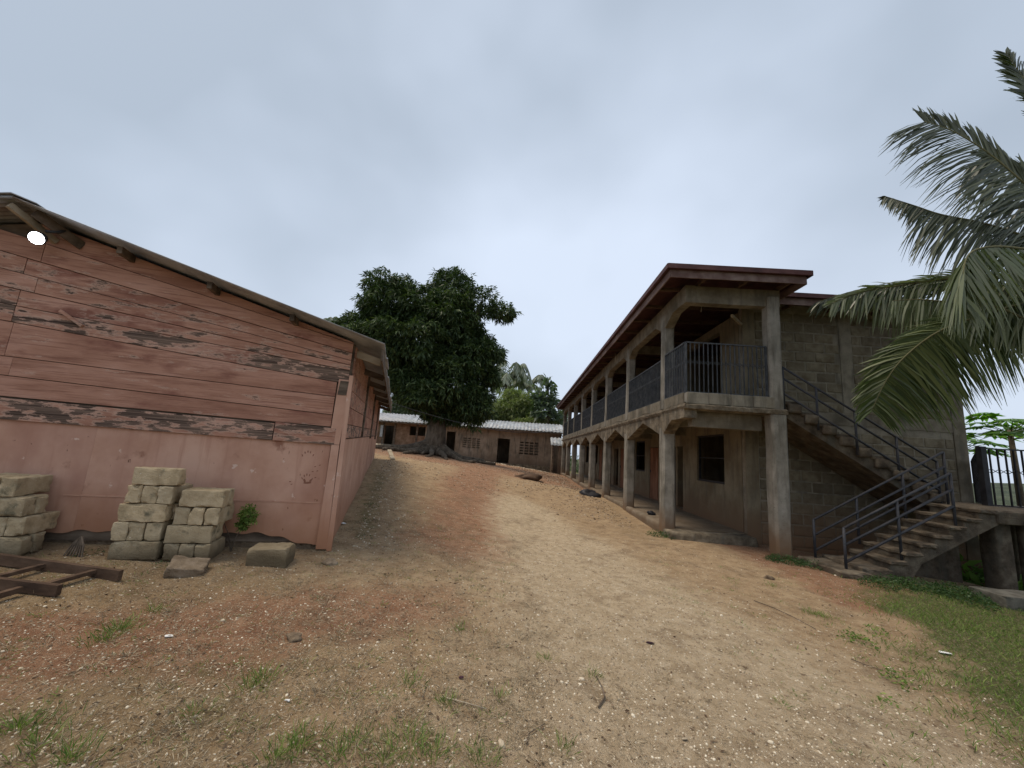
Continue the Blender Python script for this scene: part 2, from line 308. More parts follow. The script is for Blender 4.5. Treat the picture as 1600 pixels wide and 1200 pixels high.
def fn(x, y, s, seed=0):
    o = np.zeros_like(x); r = np.random.default_rng(seed)
    for i in range(9):
        k = s*1.45**i; t = r.uniform(0, 6.28); p = r.uniform(0, 6.28, 2); o += np.sin(k*(np.cos(t)*x+np.sin(t)*y)+p[0]+1.5*np.sin(k*.7*(np.sin(t)*x-np.cos(t)*y)+p[1]))/1.25**i
    return o/4
def soil(x, y):
    """weights of real soil kinds: red laterite, pale gravel track, green growth, dark trodden earth"""
    n = fn(x, y, .8, 1); n2 = fn(x, y, 2.2, 2)
    red = np.exp(-((y-(4.3+.55*x+.25*n))/.75)**2)*sm(.4, -1.4, x)*1.0
    red = np.maximum(red, np.exp(-((x+1.0-(y-9)*-.09+n*.3)/1.1)**2)*sm(4.5, 6, y)*sm(32, 16, y))*.95
    red = np.maximum(red, sm(3.6, 4.4, x+.3*n)*sm(4.5, 5.6, y)*.9*sm(6.6, 5.6, x))
    red = np.maximum(red, sm(14, 18, y+n)*.8)
    red = np.maximum(red, np.exp(-((x+2.3)/1.2)**2-((y-2.9+.25*n)/.35)**2)*.8)
    tr = .9+.12*(y-3)*0+ .0*y
    cx = 1.4-.19*(y-3); wdt = 1.85-.13*(y-3)
    pale = np.exp(-((x-cx+.2*n)/np.clip(wdt, .5, 2.2))**2)*sm(15, 9, y+n)
    gb = 2.35+.62*(y-2.6)      # boundary of the grass on the right
    green = sm(-.45, 1.7, x-gb+.5*n+.6*n2)*sm(7.6, 6.2, y)
    green = np.maximum(green, sm(13, 17, np.hypot(x-1, (y-14)*.55)+n))
    green = np.maximum(green, .55*sm(.1, .9, n2)*sm(0, -1.5, x)*sm(4.2, 3.2, y))
    green = np.maximum(green, .5*np.exp(-(((x+1.95)+.3*(y-5))/.35)**2)*sm(5, 6, y)*sm(13, 10, y))
    dark = sm(-.2, -1.8, x)*sm(4.8, 3.4, y)*.75
    dark = np.maximum(dark, np.exp(-((x-2.6+.3*n)/.5)**2)*sm(6, 9, y)*.6)
    return np.clip(red, 0, 1), np.clip(pale, 0, 1), np.clip(green, 0, 1), np.clip(dark, 0, 1)
rd, pl, gr, dk = soil(V[:, 0], V[:, 1])
ca = gme.color_attributes.new('soil', 'FLOAT_COLOR', 'POINT'); ca.data.foreach_set('color', np.stack([rd, pl, gr, dk], 1).astype(np.float32).ravel())
def groundmat():
    m = bpy.data.materials.new('laterite_ground'); m.use_nodes = True; nt = m.node_tree; N = nt.nodes; L = nt.links
    b = N['Principled BSDF']; b.inputs['Roughness'].default_value = .95; b.inputs['Specular IOR Level'].default_value = .15
    g = N.new('ShaderNodeNewGeometry'); P = g.outputs['Position']
    at = N.new('ShaderNodeAttribute'); at.attribute_name = 'soil'; s = N.new('ShaderNodeSeparateColor'); L.new(at.outputs['Color'], s.inputs[0])
    def noise(sc, det=8, ro=.65):
        n = N.new('ShaderNodeTexNoise'); n.inputs['Scale'].default_value = sc; n.inputs['Detail'].default_value = det; n.inputs['Roughness'].default_value = ro; L.new(P, n.inputs['Vector']); return n.outputs[0]
    def ramp(src, cs, lo=.3, hi=.7):
        r = N.new('ShaderNodeValToRGB'); es = r.color_ramp.elements
        for i, c in enumerate(cs):
            p = lo+(hi-lo)*i/(len(cs)-1); el = es[i] if i < 2 else es.new(p); el.position = p; el.color = (*c, 1)
        L.new(src, r.inputs[0]); return r.outputs[0]
    def wt(ch, amp=.5, sc=2.5):
        a = N.new('ShaderNodeMath'); a.operation = 'MULTIPLY_ADD'; a.inputs[1].default_value = amp; L.new(noise(sc), a.inputs[0]); L.new(ch, a.inputs[2])
        r = N.new('ShaderNodeMapRange'); r.inputs[1].default_value = .3+amp/2; r.inputs[2].default_value = .72+amp/2; L.new(a.outputs[0], r.inputs[0]); return r.outputs[0]
    base = ramp(noise(5), [(.29, .19, .105), (.41, .285, .165), (.51, .375, .23)])
    c = mixn(N, L, wt(at.outputs['Alpha'], .9, 3), base, ramp(noise(7), [(.23, .15, .078), (.34, .235, .13), (.44, .325, .195)]))
    c = mixn(N, L, wt(s.outputs[0], 1.1, 3.5), c, ramp(noise(6), [(.23, .115, .065), (.32, .175, .10), (.40, .245, .15)]))
    c = mixn(N, L, wt(s.outputs[1], .9, 4), c, ramp(noise(9), [(.40, .295, .18), (.52, .40, .26), (.61, .49, .34)]))
    c = mixn(N, L, nmask(N, L, P, 1.9, .52, .75, detail=9, rough=.7), c, (.20, .135, .08)); c = mixn(N, L, nmask(N, L, P, 11, .60, .72, detail=6), c, (.17, .115, .07))
    gw = wt(s.outputs[2], .8, 4); c = mixn(N, L, gw, c, ramp(noise(14), [(.07, .075, .025), (.12, .115, .045), (.20, .17, .08)]))
    # grit: fine pale and dark grains
    c = mixn(N, L, nmask(N, L, P, 75, .60, .68, detail=3), c, (.52, .44, .33)); c = mixn(N, L, nmask(N, L, P, 48, .64, .72, detail=3), c, (.10, .07, .05))
    v = N.new('ShaderNodeTexVoronoi'); v.inputs['Scale'].default_value = 60; L.new(P, v.inputs['Vector'])
    r = N.new('ShaderNodeMapRange'); r.inputs[1].default_value = .13; r.inputs[2].default_value = .06; L.new(v.outputs['Distance'], r.inputs[0])
    c = mixn(N, L, r.outputs[0], c, (.58, .50, .39))
    L.new(c, b.inputs['Base Color'])
    a1 = N.new('ShaderNodeMath'); a1.operation = 'MULTIPLY_ADD'; a1.inputs[1].default_value = .25; L.new(noise(90, 4), a1.inputs[0]); L.new(noise(16, 8, .75), a1.inputs[2])
    bu = N.new('ShaderNodeBump'); bu.inputs['Strength'].default_value = 1; bu.inputs['Distance'].default_value = .05; a2 = N.new('ShaderNodeMath'); a2.operation = 'MULTIPLY_ADD'; a2.inputs[1].default_value = 1.7; L.new(noise(5, 8, .7), a2.inputs[0]); L.new(a1.outputs[0], a2.inputs[2]); L.new(a2.outputs[0], bu.inputs['Height']); L.new(bu.outputs[0], b.inputs['Normal'])
    return m
go = link('ground', gme, groundmat(), smooth=True); tag(go, kind='structure')

# ------------------------------------------------------------------ the pink timber shed
def bevel_mesh(name, sx, sy, sz, bev=.01, cuts=0, jit=.0, seed=0, seg=1, chip=0.):
    bm = bmesh.new(); bmesh.ops.create_cube(bm, size=1)
    for v_ in bm.verts: v_.co = Vector((v_.co.x*sx, v_.co.y*sy, v_.co.z*sz))
    bmesh.ops.bevel(bm, geom=bm.edges[:], offset=bev, segments=seg, affect='EDGES')
    if cuts: bmesh.ops.subdivide_edges(bm, edges=[e_ for e_ in bm.edges if e_.calc_length() > bev*3], cuts=cuts, use_grid_fill=True)
    for v_ in bm.verts:
        q = v_.co*9+Vector((seed*3.1, seed*1.7, 0)); v_.co += noise.noise_vector(q)*jit+noise.noise_vector(q*3)*jit*.5
    if chip:
        for v_ in bm.verts:
            d = sorted([sx/2-abs(v_.co.x), sy/2-abs(v_.co.y), sz/2-abs(v_.co.z)])
            if d[1] < .03:
                q = v_.co*14+Vector((seed*2.3, 0, seed)); k = max(0, noise.noise(q)+.12)*chip*(1+1.5*max(0, noise.noise(q*.4)))
                v_.co -= v_.co.normalized()*k*(1-d[1]/.03)
    me = bpy.data.meshes.new(name); bm.to_mesh(me); bm.free(); return me
C0 = Vector((-2.27, 4.98, 0)); FD = Vector((.9539, .3, 0)).normalized(); SDv = Vector((-.3, .9539, 0)).normalized()
SH_RZ = math.atan2(FD.y, FD.x)       # local x = along front (right), local y = back along the side, origin at the near corner
shed = thing('timber_shed', 'faded pink timber shed with peeling planks and low zinc roof', 'shed', C0, SH_RZ)
def top_z(t): return 3.75-.272*abs(t+3.38)-.03
LN = 8.7
# plank lines measured from the place: (z at t=-3.4, z at t=0)
lines = [(1.74, 1.69), (1.97, 1.84), (2.17, 2.07), (2.37, 2.20), (2.54, 2.27), (2.71, 2.42), (2.89, 2.50), (3.08, 2.56), (3.26, 2.64), (3.46, 2.74), (3.68, 2.9), (3.95, 3.2)]
lines[0] = (1.75, 1.69); kinds = [0, 0, 0, 2, 1, 1, 1, 0, 0, 0, 0]
lines = [(1.75, 1.69), (1.97, 1.84), (2.17, 2.07), (2.54, 2.25), (2.72, 2.43), (2.90, 2.50), (3.08, 2.56), (3.26, 2.66), (3.48, 2.78), (3.72, 2.95), (4.0, 3.2)]
kinds = [0, 0, 0, 2, 1, 1, 1, 0, 0, 0]
def shedlocal_planks(x0, x1, k, xs=None):
    """one front plank between horizontal stations, clipped by the roof line"""
    (a0, a1), (b0, b1) = lines[k], lines[k+1]
    lo = lambda t: a1+(a0-a1)*(-t/3.4); hi = lambda t: b1+(b0-b1)*(-t/3.4)
    if x1 < -3.6:      # left half (beyond the frame) mirrors the right
        l0, h0 = lo, hi; lo = lambda t: l0(-3.5)-.02*(t+3.5)*0; hi = lambda t: h0(-3.5)
    n = 8; ts = np.linspace(x0+.003, x1-.003, n); pts_l = []; pts_h = []
    for t in ts:
        top = top_z(t)
        l = lo(t)+.004; h = min(hi(t)-.004, top)
        if h-l > .015: pts_l.append((t, l)); pts_h.append((t, h))
    if len(pts_l) < 2: return
    y0 = -.022+random.uniform(-.004, .004)-.004*(k % 2)
    mb = MB(); poly = [(t, y0, z) for t, z in pts_l]+[(t, y0, z) for t, z in reversed(pts_h)]
    mb.prism(poly, (0, .022, 0))
    kd = kinds[k]
    o = mb.build('plank', 'paint%d' % kd, shed)
for k in range(10):
    js = [-7.3, -3.42+.02*(k % 3)+.10*(k % 2), 0.0]
    if k == 3: js = [-7.3, -3.4, -.0]
    if k < 3: js[2] = -.13
    for a, bb in zip(js[:-1], js[1:]): shedlocal_planks(a, bb, k)
# heavy weathered bottom rail, two lengths
for a, bb in ((-7.3, -3.5), (-3.5, -.75), (-.745, -.06)):
    mb = MB(); f = lambda t, d: 1.475+(.012*-t)+d
    dd = .0 if bb > -.2 else .012
    mb.prism([(a+.003, -.05, f(a, 0)), (bb-.003, -.05, f(bb, 0)), (bb-.003, -.05, f(bb, .2)), (a+.003, -.05, f(a, .2)+.02)], (0, .046, 0))
    o = mb.build('weathered_rail', 'paint2', shed)
# inner wall (dark lining behind the planks so gaps are dark)
mb = MB(); zt = [(0.02, .32), (0.02, top_z(0)-.02), (-3.38, top_z(-3.38)-.02), (-7.32, top_z(-7.3)-.02), (-7.32, .32)]
mb.prism([(t, .004, z) for t, z in zt], (0, .05, 0)); mb.build('wall_lining', 'wood', shed)
# lower pink sheets on the front: ragged lower edge
def rag(t): return .415+.03*math.sin(t*3.1)+.02*math.sin(t*7.7+1)+.012*math.sin(t*23)+.02*(-t)*.3-(.11*math.exp(-((t+.1)/.25)**2))
for a, bb in ((-7.3, -4.9), (-4.899, -2.45), (-2.449, -.10)):
    ts = np.linspace(a, bb, 60); mb = MB()
    poly = [(t, -.02, rag(t)) for t in ts]+[(bb, -.02, 1.474-.012*bb), (a, -.02, 1.474-.012*a)]
    mb.prism(poly, (0, .02, 0)); mb.build('wall_sheet', 'sheet', shed)
MB().box(-2.6, -.12, -.026, -.0205, .77, .785).build('sheet_lap', 'sheet', shed)
# muddy handprints on the sheet by the corner
def blob(mb, cx_, cz_, rx, rz, a=0., n=9):
    k = len(mb.v); mb.v += [(cx_+rx*math.cos(2*math.pi*i/n)*math.cos(a)-rz*math.sin(2*math.pi*i/n)*math.sin(a), -.0222, cz_+rx*math.cos(2*math.pi*i/n)*math.sin(a)+rz*math.sin(2*math.pi*i/n)*math.cos(a)) for i in range(n)]; mb.f.append(tuple(range(k, k+n)))
M['mudprint'] = mat('dried_mud', [(.20, .085, .055), (.30, .15, .10)], 40, bump=.3)
mb = MB(); blob(mb, -.30, 1.005, .045, .012, .1); blob(mb, -.335, 1.03, .012, .022, .4); blob(mb, -.27, 1.03, .012, .02, -.3)
for i, (dx, dz) in enumerate(((-.065, .055), (-.045, .085), (-.018, .10), (.012, .095), (.045, .05))): blob(mb, -.30+dx, 1.0+dz, .006, .016, .5-.2*i)
mb.build('handprint', 'mudprint', shed)['kind'] = 'stuff'
mb = MB()
for i, (dx, dz) in enumerate(((-.06, -.015), (-.035, .02), (-.005, .035), (.025, .028), (.06, -.005))): blob(mb, -.34+dx, 1.34+dz, .0065, .015, .5-.2*i)
for dx, dz in ((.10, -.14), (.13, -.19), (.08, -.2), (.15, -.12), (.12, -.27), (-.15, -.33), (-.13, -.36)): blob(mb, -.34+dx, 1.34+dz, .012, .006, .3)
mb.build('handprint', 'mudprint', shed)['kind'] = 'stuff'
# corner posts and trim
MB().prism([(-.125, -.045, 1.48), (.0, -.045, 1.48), (.035, -.045, 2.30), (-.11, -.045, 2.30)], (0, .05, 0)).build('corner_board', 'sheet', shed)
MB().prism([(-.105, -.046, 2.10), (-.0, -.046, 2.10), (.01, -.046, 2.28), (-.09, -.046, 2.28)], (0, -.006, 0)).build('bare_patch_board', 'wood', shed)
MB().prism([(-.10, -.05, .25), (.02, -.05, .25), (.0, -.05, 1.475), (-.09, -.05, 1.475)], (0, .06, 0)).build('corner_board', 'sheet', shed)
MB().prism([(.02, -.05, .22), (.075, -.05, .22), (.05, -.05, 2.36), (.005, -.05, 2.36)], (0, .05, 0)).build('corner_post', 'sheet', shed)
# foundation, dark and crumbled
mb = MB(); mb.box(-7.28, .03, .03, .2, -.1, .47); mb.box(-.13, .015, .2, LN, -.1, 1.0); mb.build('footing', 'rock', shed)
# right side wall: x = 0.. planks along y, window posts; sheets below
def side_line(k, s): return [1.56, 1.74, 1.96, 2.18, 2.40, 2.62, 2.84][k]+.035*s*.6
posts = [(2.35, 2.47), (4.9, 5.02), (7.2, 7.32)]
segs = [(.06, 2.33), (2.49, 4.88), (5.04, 7.18), (7.34, LN)]
for si, (a, bb) in enumerate(segs):
    for k in range(6):
        mb = MB(); x0 = .022; top = min(side_line(k+1, 0)+.004*k, 2.74)
        off = random.uniform(-.004, .004)
        za, zb = side_line(k, a)+.005, side_line(k, bb)+.005; zc, zd_ = side_line(k+1, bb)-.005, side_line(k+1, a)-.005
        zc = min(zc, 2.76); zd_ = min(zd_, 2.76)
        if zc-zb < .02: continue
        mb.prism([(x0+off, a, za), (x0+off, bb, zb), (x0+off, bb, zc), (x0+off, a, zd_)], (.022, 0, 0))
        mb.build('plank', 'paint2' if k == 0 else ('paint1' if random.random() < .3 else 'paint0'), shed)
MB().prism([(0.0, .05, .3), (0.0, LN, 1.0), (0.0, LN, 2.76), (0.0, .05, 2.74)], (.018, 0, 0)).build('wall_lining', 'wood', shed)
for a, bb in posts:
    MB().box(.02, .075, a, bb, 1.62, 2.74).build('window_post', 'wood', shed)
ss = [.08, 2.3, 4.3, 6.5, LN]
for a, bb in zip(ss[:-1], ss[1:]):
    def lowz(s): return max(.24, g1(*(C0+SDv*s+FD*.03).xy)+.02)
    q = np.linspace(a+.004, bb-.004, 10); mb = MB()
    mb.prism([(.0185, s, lowz(s)) for s in q]+[(.0185, s, side_line(0, s)-.01) for s in reversed(q)], (.016, 0, 0)); mb.build('wall_sheet', 'sheet', shed)
# far and left walls (unseen but real)
MB().box(-7.3, .0, LN, LN+.05, .3, 2.74).build('back_wall', 'wood', shed)
MB().box(-7.35, -7.3, 0, LN, .1, 2.74).build('left_wall', 'wood', shed)
# roof: corrugated sheets
def corr(name, x0, x1, fz, y0, y1, along='x', pitch=.076, amp=.012, th=.003, m='zinc', parent=None, nx_=None):
    """corrugations run along x; wave across y"""
    n = max(8, int((y1-y0)/pitch*6)); ys = np.linspace(y0, y1, n); V = []; Fc = []
    for y in ys:
        wv = amp*math.sin(2*math.pi*y/pitch)
        V += [(x0, y, fz(x0)+wv), (x1, y, fz(x1)+wv)]
    for i in range(n-1): Fc.append((2*i, 2*i+1, 2*i+3, 2*i+2))
    me = arr_mesh(name, V, Fc); o = link(name, me, m, parent, True)
    sol = o.modifiers.new('thick', 'SOLIDIFY'); sol.thickness = th; return o
ROH = -.42
nb = 11; edges = np.linspace(ROH, LN+.4, nb+1)
for i in range(nb):
    a, bb = edges[i], edges[i+1]+.03
    o = corr('roof_sheet', -3.39, .40+random.uniform(-.03, .03), lambda t, d=.0022*(i % 2): 3.775-.272*abs(t+3.38)+(.003 if i % 2 else 0), a, bb, m='oldzinc', parent=shed)
    o = corr('roof_sheet', -7.3, -3.37, lambda t: 3.775-.272*abs(t+3.38)+(.003 if i % 2 else 0), a, bb, m='oldzinc', parent=shed)
mb = MB(); mb.prism([(-3.6, ROH-.02, 3.735), (-3.38, ROH-.02, 3.80), (-3.16, ROH-.02, 3.735), (-3.16, ROH-.02, 3.728), (-3.38, ROH-.02, 3.79), (-3.6, ROH-.02, 3.728)], (0, LN+.85, 0)); mb.build('ridge_cap', 'oldzinc', shed)
# purlins poking out under the gable, end rafters
for t in (-.70, -1.60, -2.50, -4.3, -5.2, -6.2):
    z = 3.75-.272*abs(t+3.38)-.065
    MB().box(t-.025, t+.025, ROH+.16, LN+.3, z-.04, z+.04).build('purlin', 'wood', shed)
for s in np.arange(.12, LN+.2, 1.35):
    MB().beam((-.2, s, 2.74), (.36, s, 2.60), .05, .09).build('rafter_tail', 'palewood' if s < 1 else 'wood', shed)
MB().beam((.385, ROH+.1, 2.62), (.385, LN+.3, 2.62), .02, .15).build('eave_board', 'wood', shed)
MB().beam((-3.42, ROH+.05, 3.69), (-3.22, -.02, 3.50), .05, .06).build('ridge_strut', 'palewood', shed)
MB().beam((-3.25, ROH+.10, 3.68), (-2.98, -.02, 3.50), .02, .10).build('ridge_strut', 'wood', shed)
MB().beam((-3.0, -.055, 2.72), (-2.78, -.055, 2.58), .03, .035, up=(0, 1, 0)).build('loose_batten', 'paint1', shed)
# flood lamp on a short pipe
lamp = thing('flood_lamp', 'round lit flood lamp on a bent pipe under the shed gable', 'lamp', C0+FD*(-3.24)+SDv*(-.12)+Vector((0, 0, 3.47)), SH_RZ)
MB().tube([(.12, .08, .14), (.15, -.02, .13), (.13, -.07, .08), (.05, -.1, .06)], .016).build('pipe', 'iron', lamp, True)
th_ = math.radians(25)
aim = Vector((.12, -.86, -.5)).normalized()
def disc(mb, c, ax, r, h, n=24, r2=None):
    ax = Vector(ax).normalized(); mb.tube([Vector(c), Vector(c)+ax*h], [r, r2 or r], n)
mb = MB(); disc(mb, (0, -.05, .0), aim, .05, .08, r2=.074); mb.build('housing', 'iron', lamp, True)
mb = MB(); disc(mb, Vector((0, -.05, 0))+aim*.0805, aim, .062, .008); mb.build('lens', 'lamp', lamp)

# ------------------------------------------------------------------ the two-storey school block
bld = thing('school_building', 'unfinished two-storey grey concrete block building with balcony and dark red eaves', 'building', (0, 0, 0))
FZ, UZ = .20, 2.85
CX0, CX1 = 3.10, 3.37
CYS = [9.0+3.1*k for k in range(8)]
def colmesh(mb, x0, x1, y0, y1, z0, z1, ch=.04, seed=0):
    """chamfered column with slightly uneven arrises"""
    n = 9; rings = []; base = len(mb.v)
    oct_ = [(x0+ch, y0), (x1-ch, y0), (x1, y0+ch), (x1, y1-ch), (x1-ch, y1), (x0+ch, y1), (x0, y1-ch), (x0, y0+ch)]
    for i in range(n):
        z = z0+(z1-z0)*i/(n-1)
        for j, (x, y) in enumerate(oct_):
            q = noise.noise_vector(Vector((x*3+seed, y*3+j, z*1.7)))*.014
            mb.v.append((x+q.x, y+q.y, z))
    for i in range(n-1):
        for j in range(8): a = base+i*8+j; b_ = base+i*8+(j+1) % 8; mb.f.append((a, b_, b_+8, a+8))
    mb.f.append(tuple(range(base+7, base-1, -1))); mb.f.append(tuple(range(base+(n-1)*8, base+n*8)))
for k, y in enumerate(CYS):
    mb = MB(); colmesh(mb, CX0, CX1, y-.14, y+.14, FZ-.12, 2.3, seed=k); mb.build('lower_column', 'column', bld, False)
    mb = MB(); colmesh(mb, CX0+.01, CX1-.02, y-.13, y+.13, UZ-.13, 4.9, seed=k+20); mb.build('upper_column', 'column', bld, False)
mb = MB(); colmesh(mb, 4.70, 4.99, 7.62, 7.90, -.2, 2.58, seed=50); mb.build('lower_column', 'column', bld)
mb = MB(); colmesh(mb, 4.72, 4.97, 7.64, 7.89, 2.58, 4.95, seed=51); mb.build('upper_column', 'column', bld)
# haunched arches: lower and upper
def rough_prism(mb, poly_yz, x0, x1, jit=.012, seed=0, step=.12):
    """polygon in the YZ plane extruded along X, edges subdivided and roughened"""
    pts = []
    for i, p in enumerate(poly_yz):
        q = poly_yz[(i+1) % len(poly_yz)]; L_ = math.dist(p, q); n = max(1, int(L_/step))
        for k in range(n): pts.append((p[0]+(q[0]-p[0])*k/n, p[1]+(q[1]-p[1])*k/n))
    P = []
    for y, z in pts:
        nz = noise.noise_vector(Vector((y*5, z*5, seed)))*jit; P.append((x0+nz.z*.5, y+nz.x, z+nz.y))
    n = len(mb.v); k = len(P); mb.v += P+[(x1, y, z) for _, y, z in P]
    mb.f.append(tuple(range(n, n+k))); mb.f.append(tuple(range(n+2*k-1, n+k-1, -1)))
    for i in range(k): j = (i+1) % k; mb.f.append((n+j, n+i, n+k+i, n+k+j))
for k in range(7):
    a, bb = CYS[k]+.14, CYS[k+1]-.14; mid = (a+bb)/2-.15
    mb = MB(); rough_prism(mb, [(a-.14, 2.26), (a, 2.16), (mid, 2.50), (bb, 2.12), (bb+.14, 2.2), (bb+.14, 2.70), (a-.14, 2.70)], CX0+.015, CX1-.03, .016, k); mb.build('arch_beam', 'eroded', bld)
    mb = MB(); rough_prism(mb, [(a-.135, 4.6), (a, 4.585), (a+.38, 4.78), (bb-.38, 4.78), (bb, 4.585), (bb+.135, 4.6), (bb+.135, 5.12), (a-.135, 5.12)], CX0+.03, CX1-.05, .004, k+9, .3); mb.build('arch_beam', 'concrete', bld)
mb = MB(); rough_prism(mb, [(9.0, 2.30), (8.86, 2.16), (8.38, 2.42), (7.72, 2.42), (7.70, 2.72), (9.0, 2.70)], CX0-.005, CX1-.035, .012, 3); mb.build('corner_bracket', 'eroded', bld)
mb = MB(); rough_prism(mb, [(9.0, 4.6), (8.87, 4.575), (8.4, 4.78), (7.70, 4.78), (7.70, 5.12), (9.0, 5.12)], CX0+.025, CX1-.055, .004, 3, .3); mb.build('arch_beam', 'concrete', bld)
MB().box(CX0+.03, 5.0, 7.705, 7.90, 4.76, 5.11).build('front_beam', 'concrete', bld)
MB().box(CX1-.03, 4.70, 7.95, 8.15, 2.28, 2.58).build('under_beam', 'concrete', bld)
MB().box(CX1-.05, 4.84, 8.94, 9.06, 2.36, 2.58).build('under_beam', 'concrete', bld)
for y in CYS[1:]: MB().box(CX1-.03, 4.86, y-.1, y+.1, 2.36, 2.60).build('under_beam', 'concrete', bld); MB().box(CX1-.05, 4.86, y-.08, y+.08, 4.82, 5.05).build('under_beam', 'concrete', bld)
# slab with broken edge
def slab_edge():
    mb = MB(); ys = np.arange(7.62, 31.1, .1); x0 = CX0-.02
    prev = None
    for i, y in enumerate(ys):
        j = noise.noise(Vector((y*4, 1, 0)))*.02; j2 = noise.noise(Vector((y*6, 5, 0)))*.018
        row = [(x0+.02+j2, y, 2.585+j2), (x0-.01+j, y, 2.64+j2), (x0+j, y, 2.69+j), (x0+.10, y, 2.70)]
        n = len(mb.v); mb.v += row
        if i: 
            for k in range(3): mb.f.append((n-4+k, n+k, n+k+1, n-3+k))
    return mb
slab_edge().build('broken_slab_edge', 'eroded', bld)
MB().box(CX0+.01, 4.84, 7.66, 31.0, 2.585, 2.70).build('floor_slab', 'concrete', bld)
mb = MB(); xs = np.arange(3.08, 5.03, .06)
for i, x in enumerate(xs):
    j = noise.noise(Vector((x*6, 3, 0)))*.025; j2 = noise.noise(Vector((x*9, 8, 0)))*.02; n = len(mb.v)
    mb.v += [(x, 7.72, 2.57+j2), (x, 7.61+j, 2.59+j2), (x, 7.60+j2, 2.66+j), (x, 7.66, 2.695+j*.3), (x, 7.72, 2.70)]
    if i:
        for k in range(4): mb.f.append((n-5+k, n-4+k, n+1+k, n+k))
mb.build('broken_slab_edge', 'eroded', bld)
MB().box(CX1-.02, 4.84, 7.80, 31.0, 2.70, UZ).build('floor_screed', 'concrete', bld)
for i in range(4):
    o = link('kerb_block', bevel_mesh('kerb_block', .405, .15, .22, .008, 1, .004, i), 'mortar', bld, loc=(3.12+.21+i*.418, 7.715, 2.80+.004*(i % 2)))
MB().box(3.12, 4.72, 7.66, 7.77, 2.69, 2.90).build('kerb_mortar', 'column', bld)
for k in range(8):
    a = 7.80 if k == 0 else CYS[k-1]+.13; bb = CYS[k]-.13
    mb = MB(); mb.box(CX0+.015, CX1-.04, a, bb, 2.70, 2.92); mb.build('kerb', 'concrete', bld)
# cantilevered stub of rusting bars
for y, z in ((9.6, 2.66), (9.9, 2.6), (12.4, 2.68), (15.4, 2.66), (18.6, 2.66)):
    MB().tube([(CX0+.03, y, z), (CX0-.12, y+.02, z+.005), (CX0-.24, y+.01, z-.02)], .009, 5).build('rusty_bar', 'wood', bld)
# railings on the balcony
def railing(parent, a, bb, z0, z1, n, name='railing', single=False, motif=True, matn='iron', slope=0.):
    a = Vector(a); bb = Vector(bb); t = (bb-a); Ld = t.length; t.normalize()
    root = MB(); bw = .034 if matn == 'black' else .022
    root.beam(a+Vector((0, 0, z1)), bb+Vector((0, 0, z1+slope)), .035, .025); root.beam(a+Vector((0, 0, z0)), bb+Vector((0, 0, z0)), .03, .02)
    for e_, s in ((a, 0), (bb, slope)): root.beam(e_+Vector((0, 0, z0-.02)), e_+Vector((0, 0, z1+s)), .035, .035)
    rt = root.build(name, matn, parent)
    joined = MB(); zm = z0+(z1-z0)*.60
    for i in range(1, n):
        p = a+t*(Ld*i/n); s = slope*i/n
        if single:
            MB().beam(p+Vector((0, 0, z0)), p+Vector((0, 0, z1+s)), bw, .014, up=t).build('bar', matn, rt)
        else: joined.beam(p+Vector((0, 0, z0)), p+Vector((0, 0, z1+s)), bw, .014, up=t)
    if motif:
        lat = joined if not single else MB()
        w_ = Ld/n
        for i in range(n):
            p = a+t*(w_*i); q = p+t*w_; s = slope*(i+.5)/n; h = .085
            lat.beam(p+Vector((0, 0, zm-h/2+s)), q+Vector((0, 0, zm+h/2+s)), .010, .008); lat.beam(p+Vector((0, 0, zm+h/2+s)), q+Vector((0, 0, zm-h/2+s)), .010, .008)
        if single: lat.build('lattice_band', matn, rt)
    if not single: joined.build('bars', matn, rt)['kind'] = 'stuff'
    return rt
railing(bld, (3.14, 7.74, 0), (4.70, 7.74, 0), 2.93, 3.93, 18, 'balcony_railing', True)
railing(bld, (3.14, 7.76, 0), (3.14, 8.85, 0), 2.93, 3.93, 12, 'balcony_railing', True)
for k in range(7):
    railing(bld, (3.16, CYS[k]+.14, 0), (3.16, CYS[k+1]-.14, 0), 2.93, 3.88, 30, 'balcony_railing', False)
# long wall with openings (plane X = 4.85..5.0)
def wall_open(x0, x1, y0, y1, z0, z1, ops, name, m):
    """wall in the YZ plane with rectangular openings (ya, yb, za, zb): butted pieces, reveals real"""
    ys = sorted({y0, y1} | {o[0] for o in ops} | {o[1] for o in ops}); mb = MB()
    for a, bb in zip(ys[:-1], ys[1:]):
        z = z0
        for o in sorted([o for o in ops if o[0] <= a+1e-6 and o[1] >= bb-1e-6], key=lambda o: o[2]):
            if o[2] > z+1e-6: mb.box(x0, x1, a, bb, z, o[2])
            z = o[3]
        if z < z1-1e-6: mb.box(x0, x1, a, bb, z, z1)
    return mb.build(name, m, bld)
WX = 4.85
win = [(9.75, 11.25), (15.9, 17.2), (22.0, 23.3), (25.6, 26.9), (29.0, 30.2)]
dor = [(12.2, 13.4), (14.35, 15.3), (18.9, 19.8), (20.2, 21.1), (24.2, 25.1), (27.4, 28.3)]
ops = [(a, b_, 1.12, 2.32) for a, b_ in win]+[(a, b_, FZ, 2.05) for a, b_ in dor]
wall_open(WX, WX+.15, 9.0, 31.0, FZ-.4, 2.60, ops, 'veranda_wall', 'plaster')
upo = [(9.85, 11.9, 3.05, 4.9), (12.3, 13.3, UZ, 4.9), (14.2, 16.6, 3.75, 4.75), (17.4, 19.6, 3.75, 4.75), (20.2, 21.2, UZ, 4.9), (22.2, 24.6, 3.75, 4.75), (25.4, 27.6, 3.75, 4.75), (28.2, 30.2, 3.75, 4.75)]
wall_open(WX, WX+.15, 9.0, 31.0, 2.60, 5.1, upo, 'upper_veranda_wall', 'plaster')
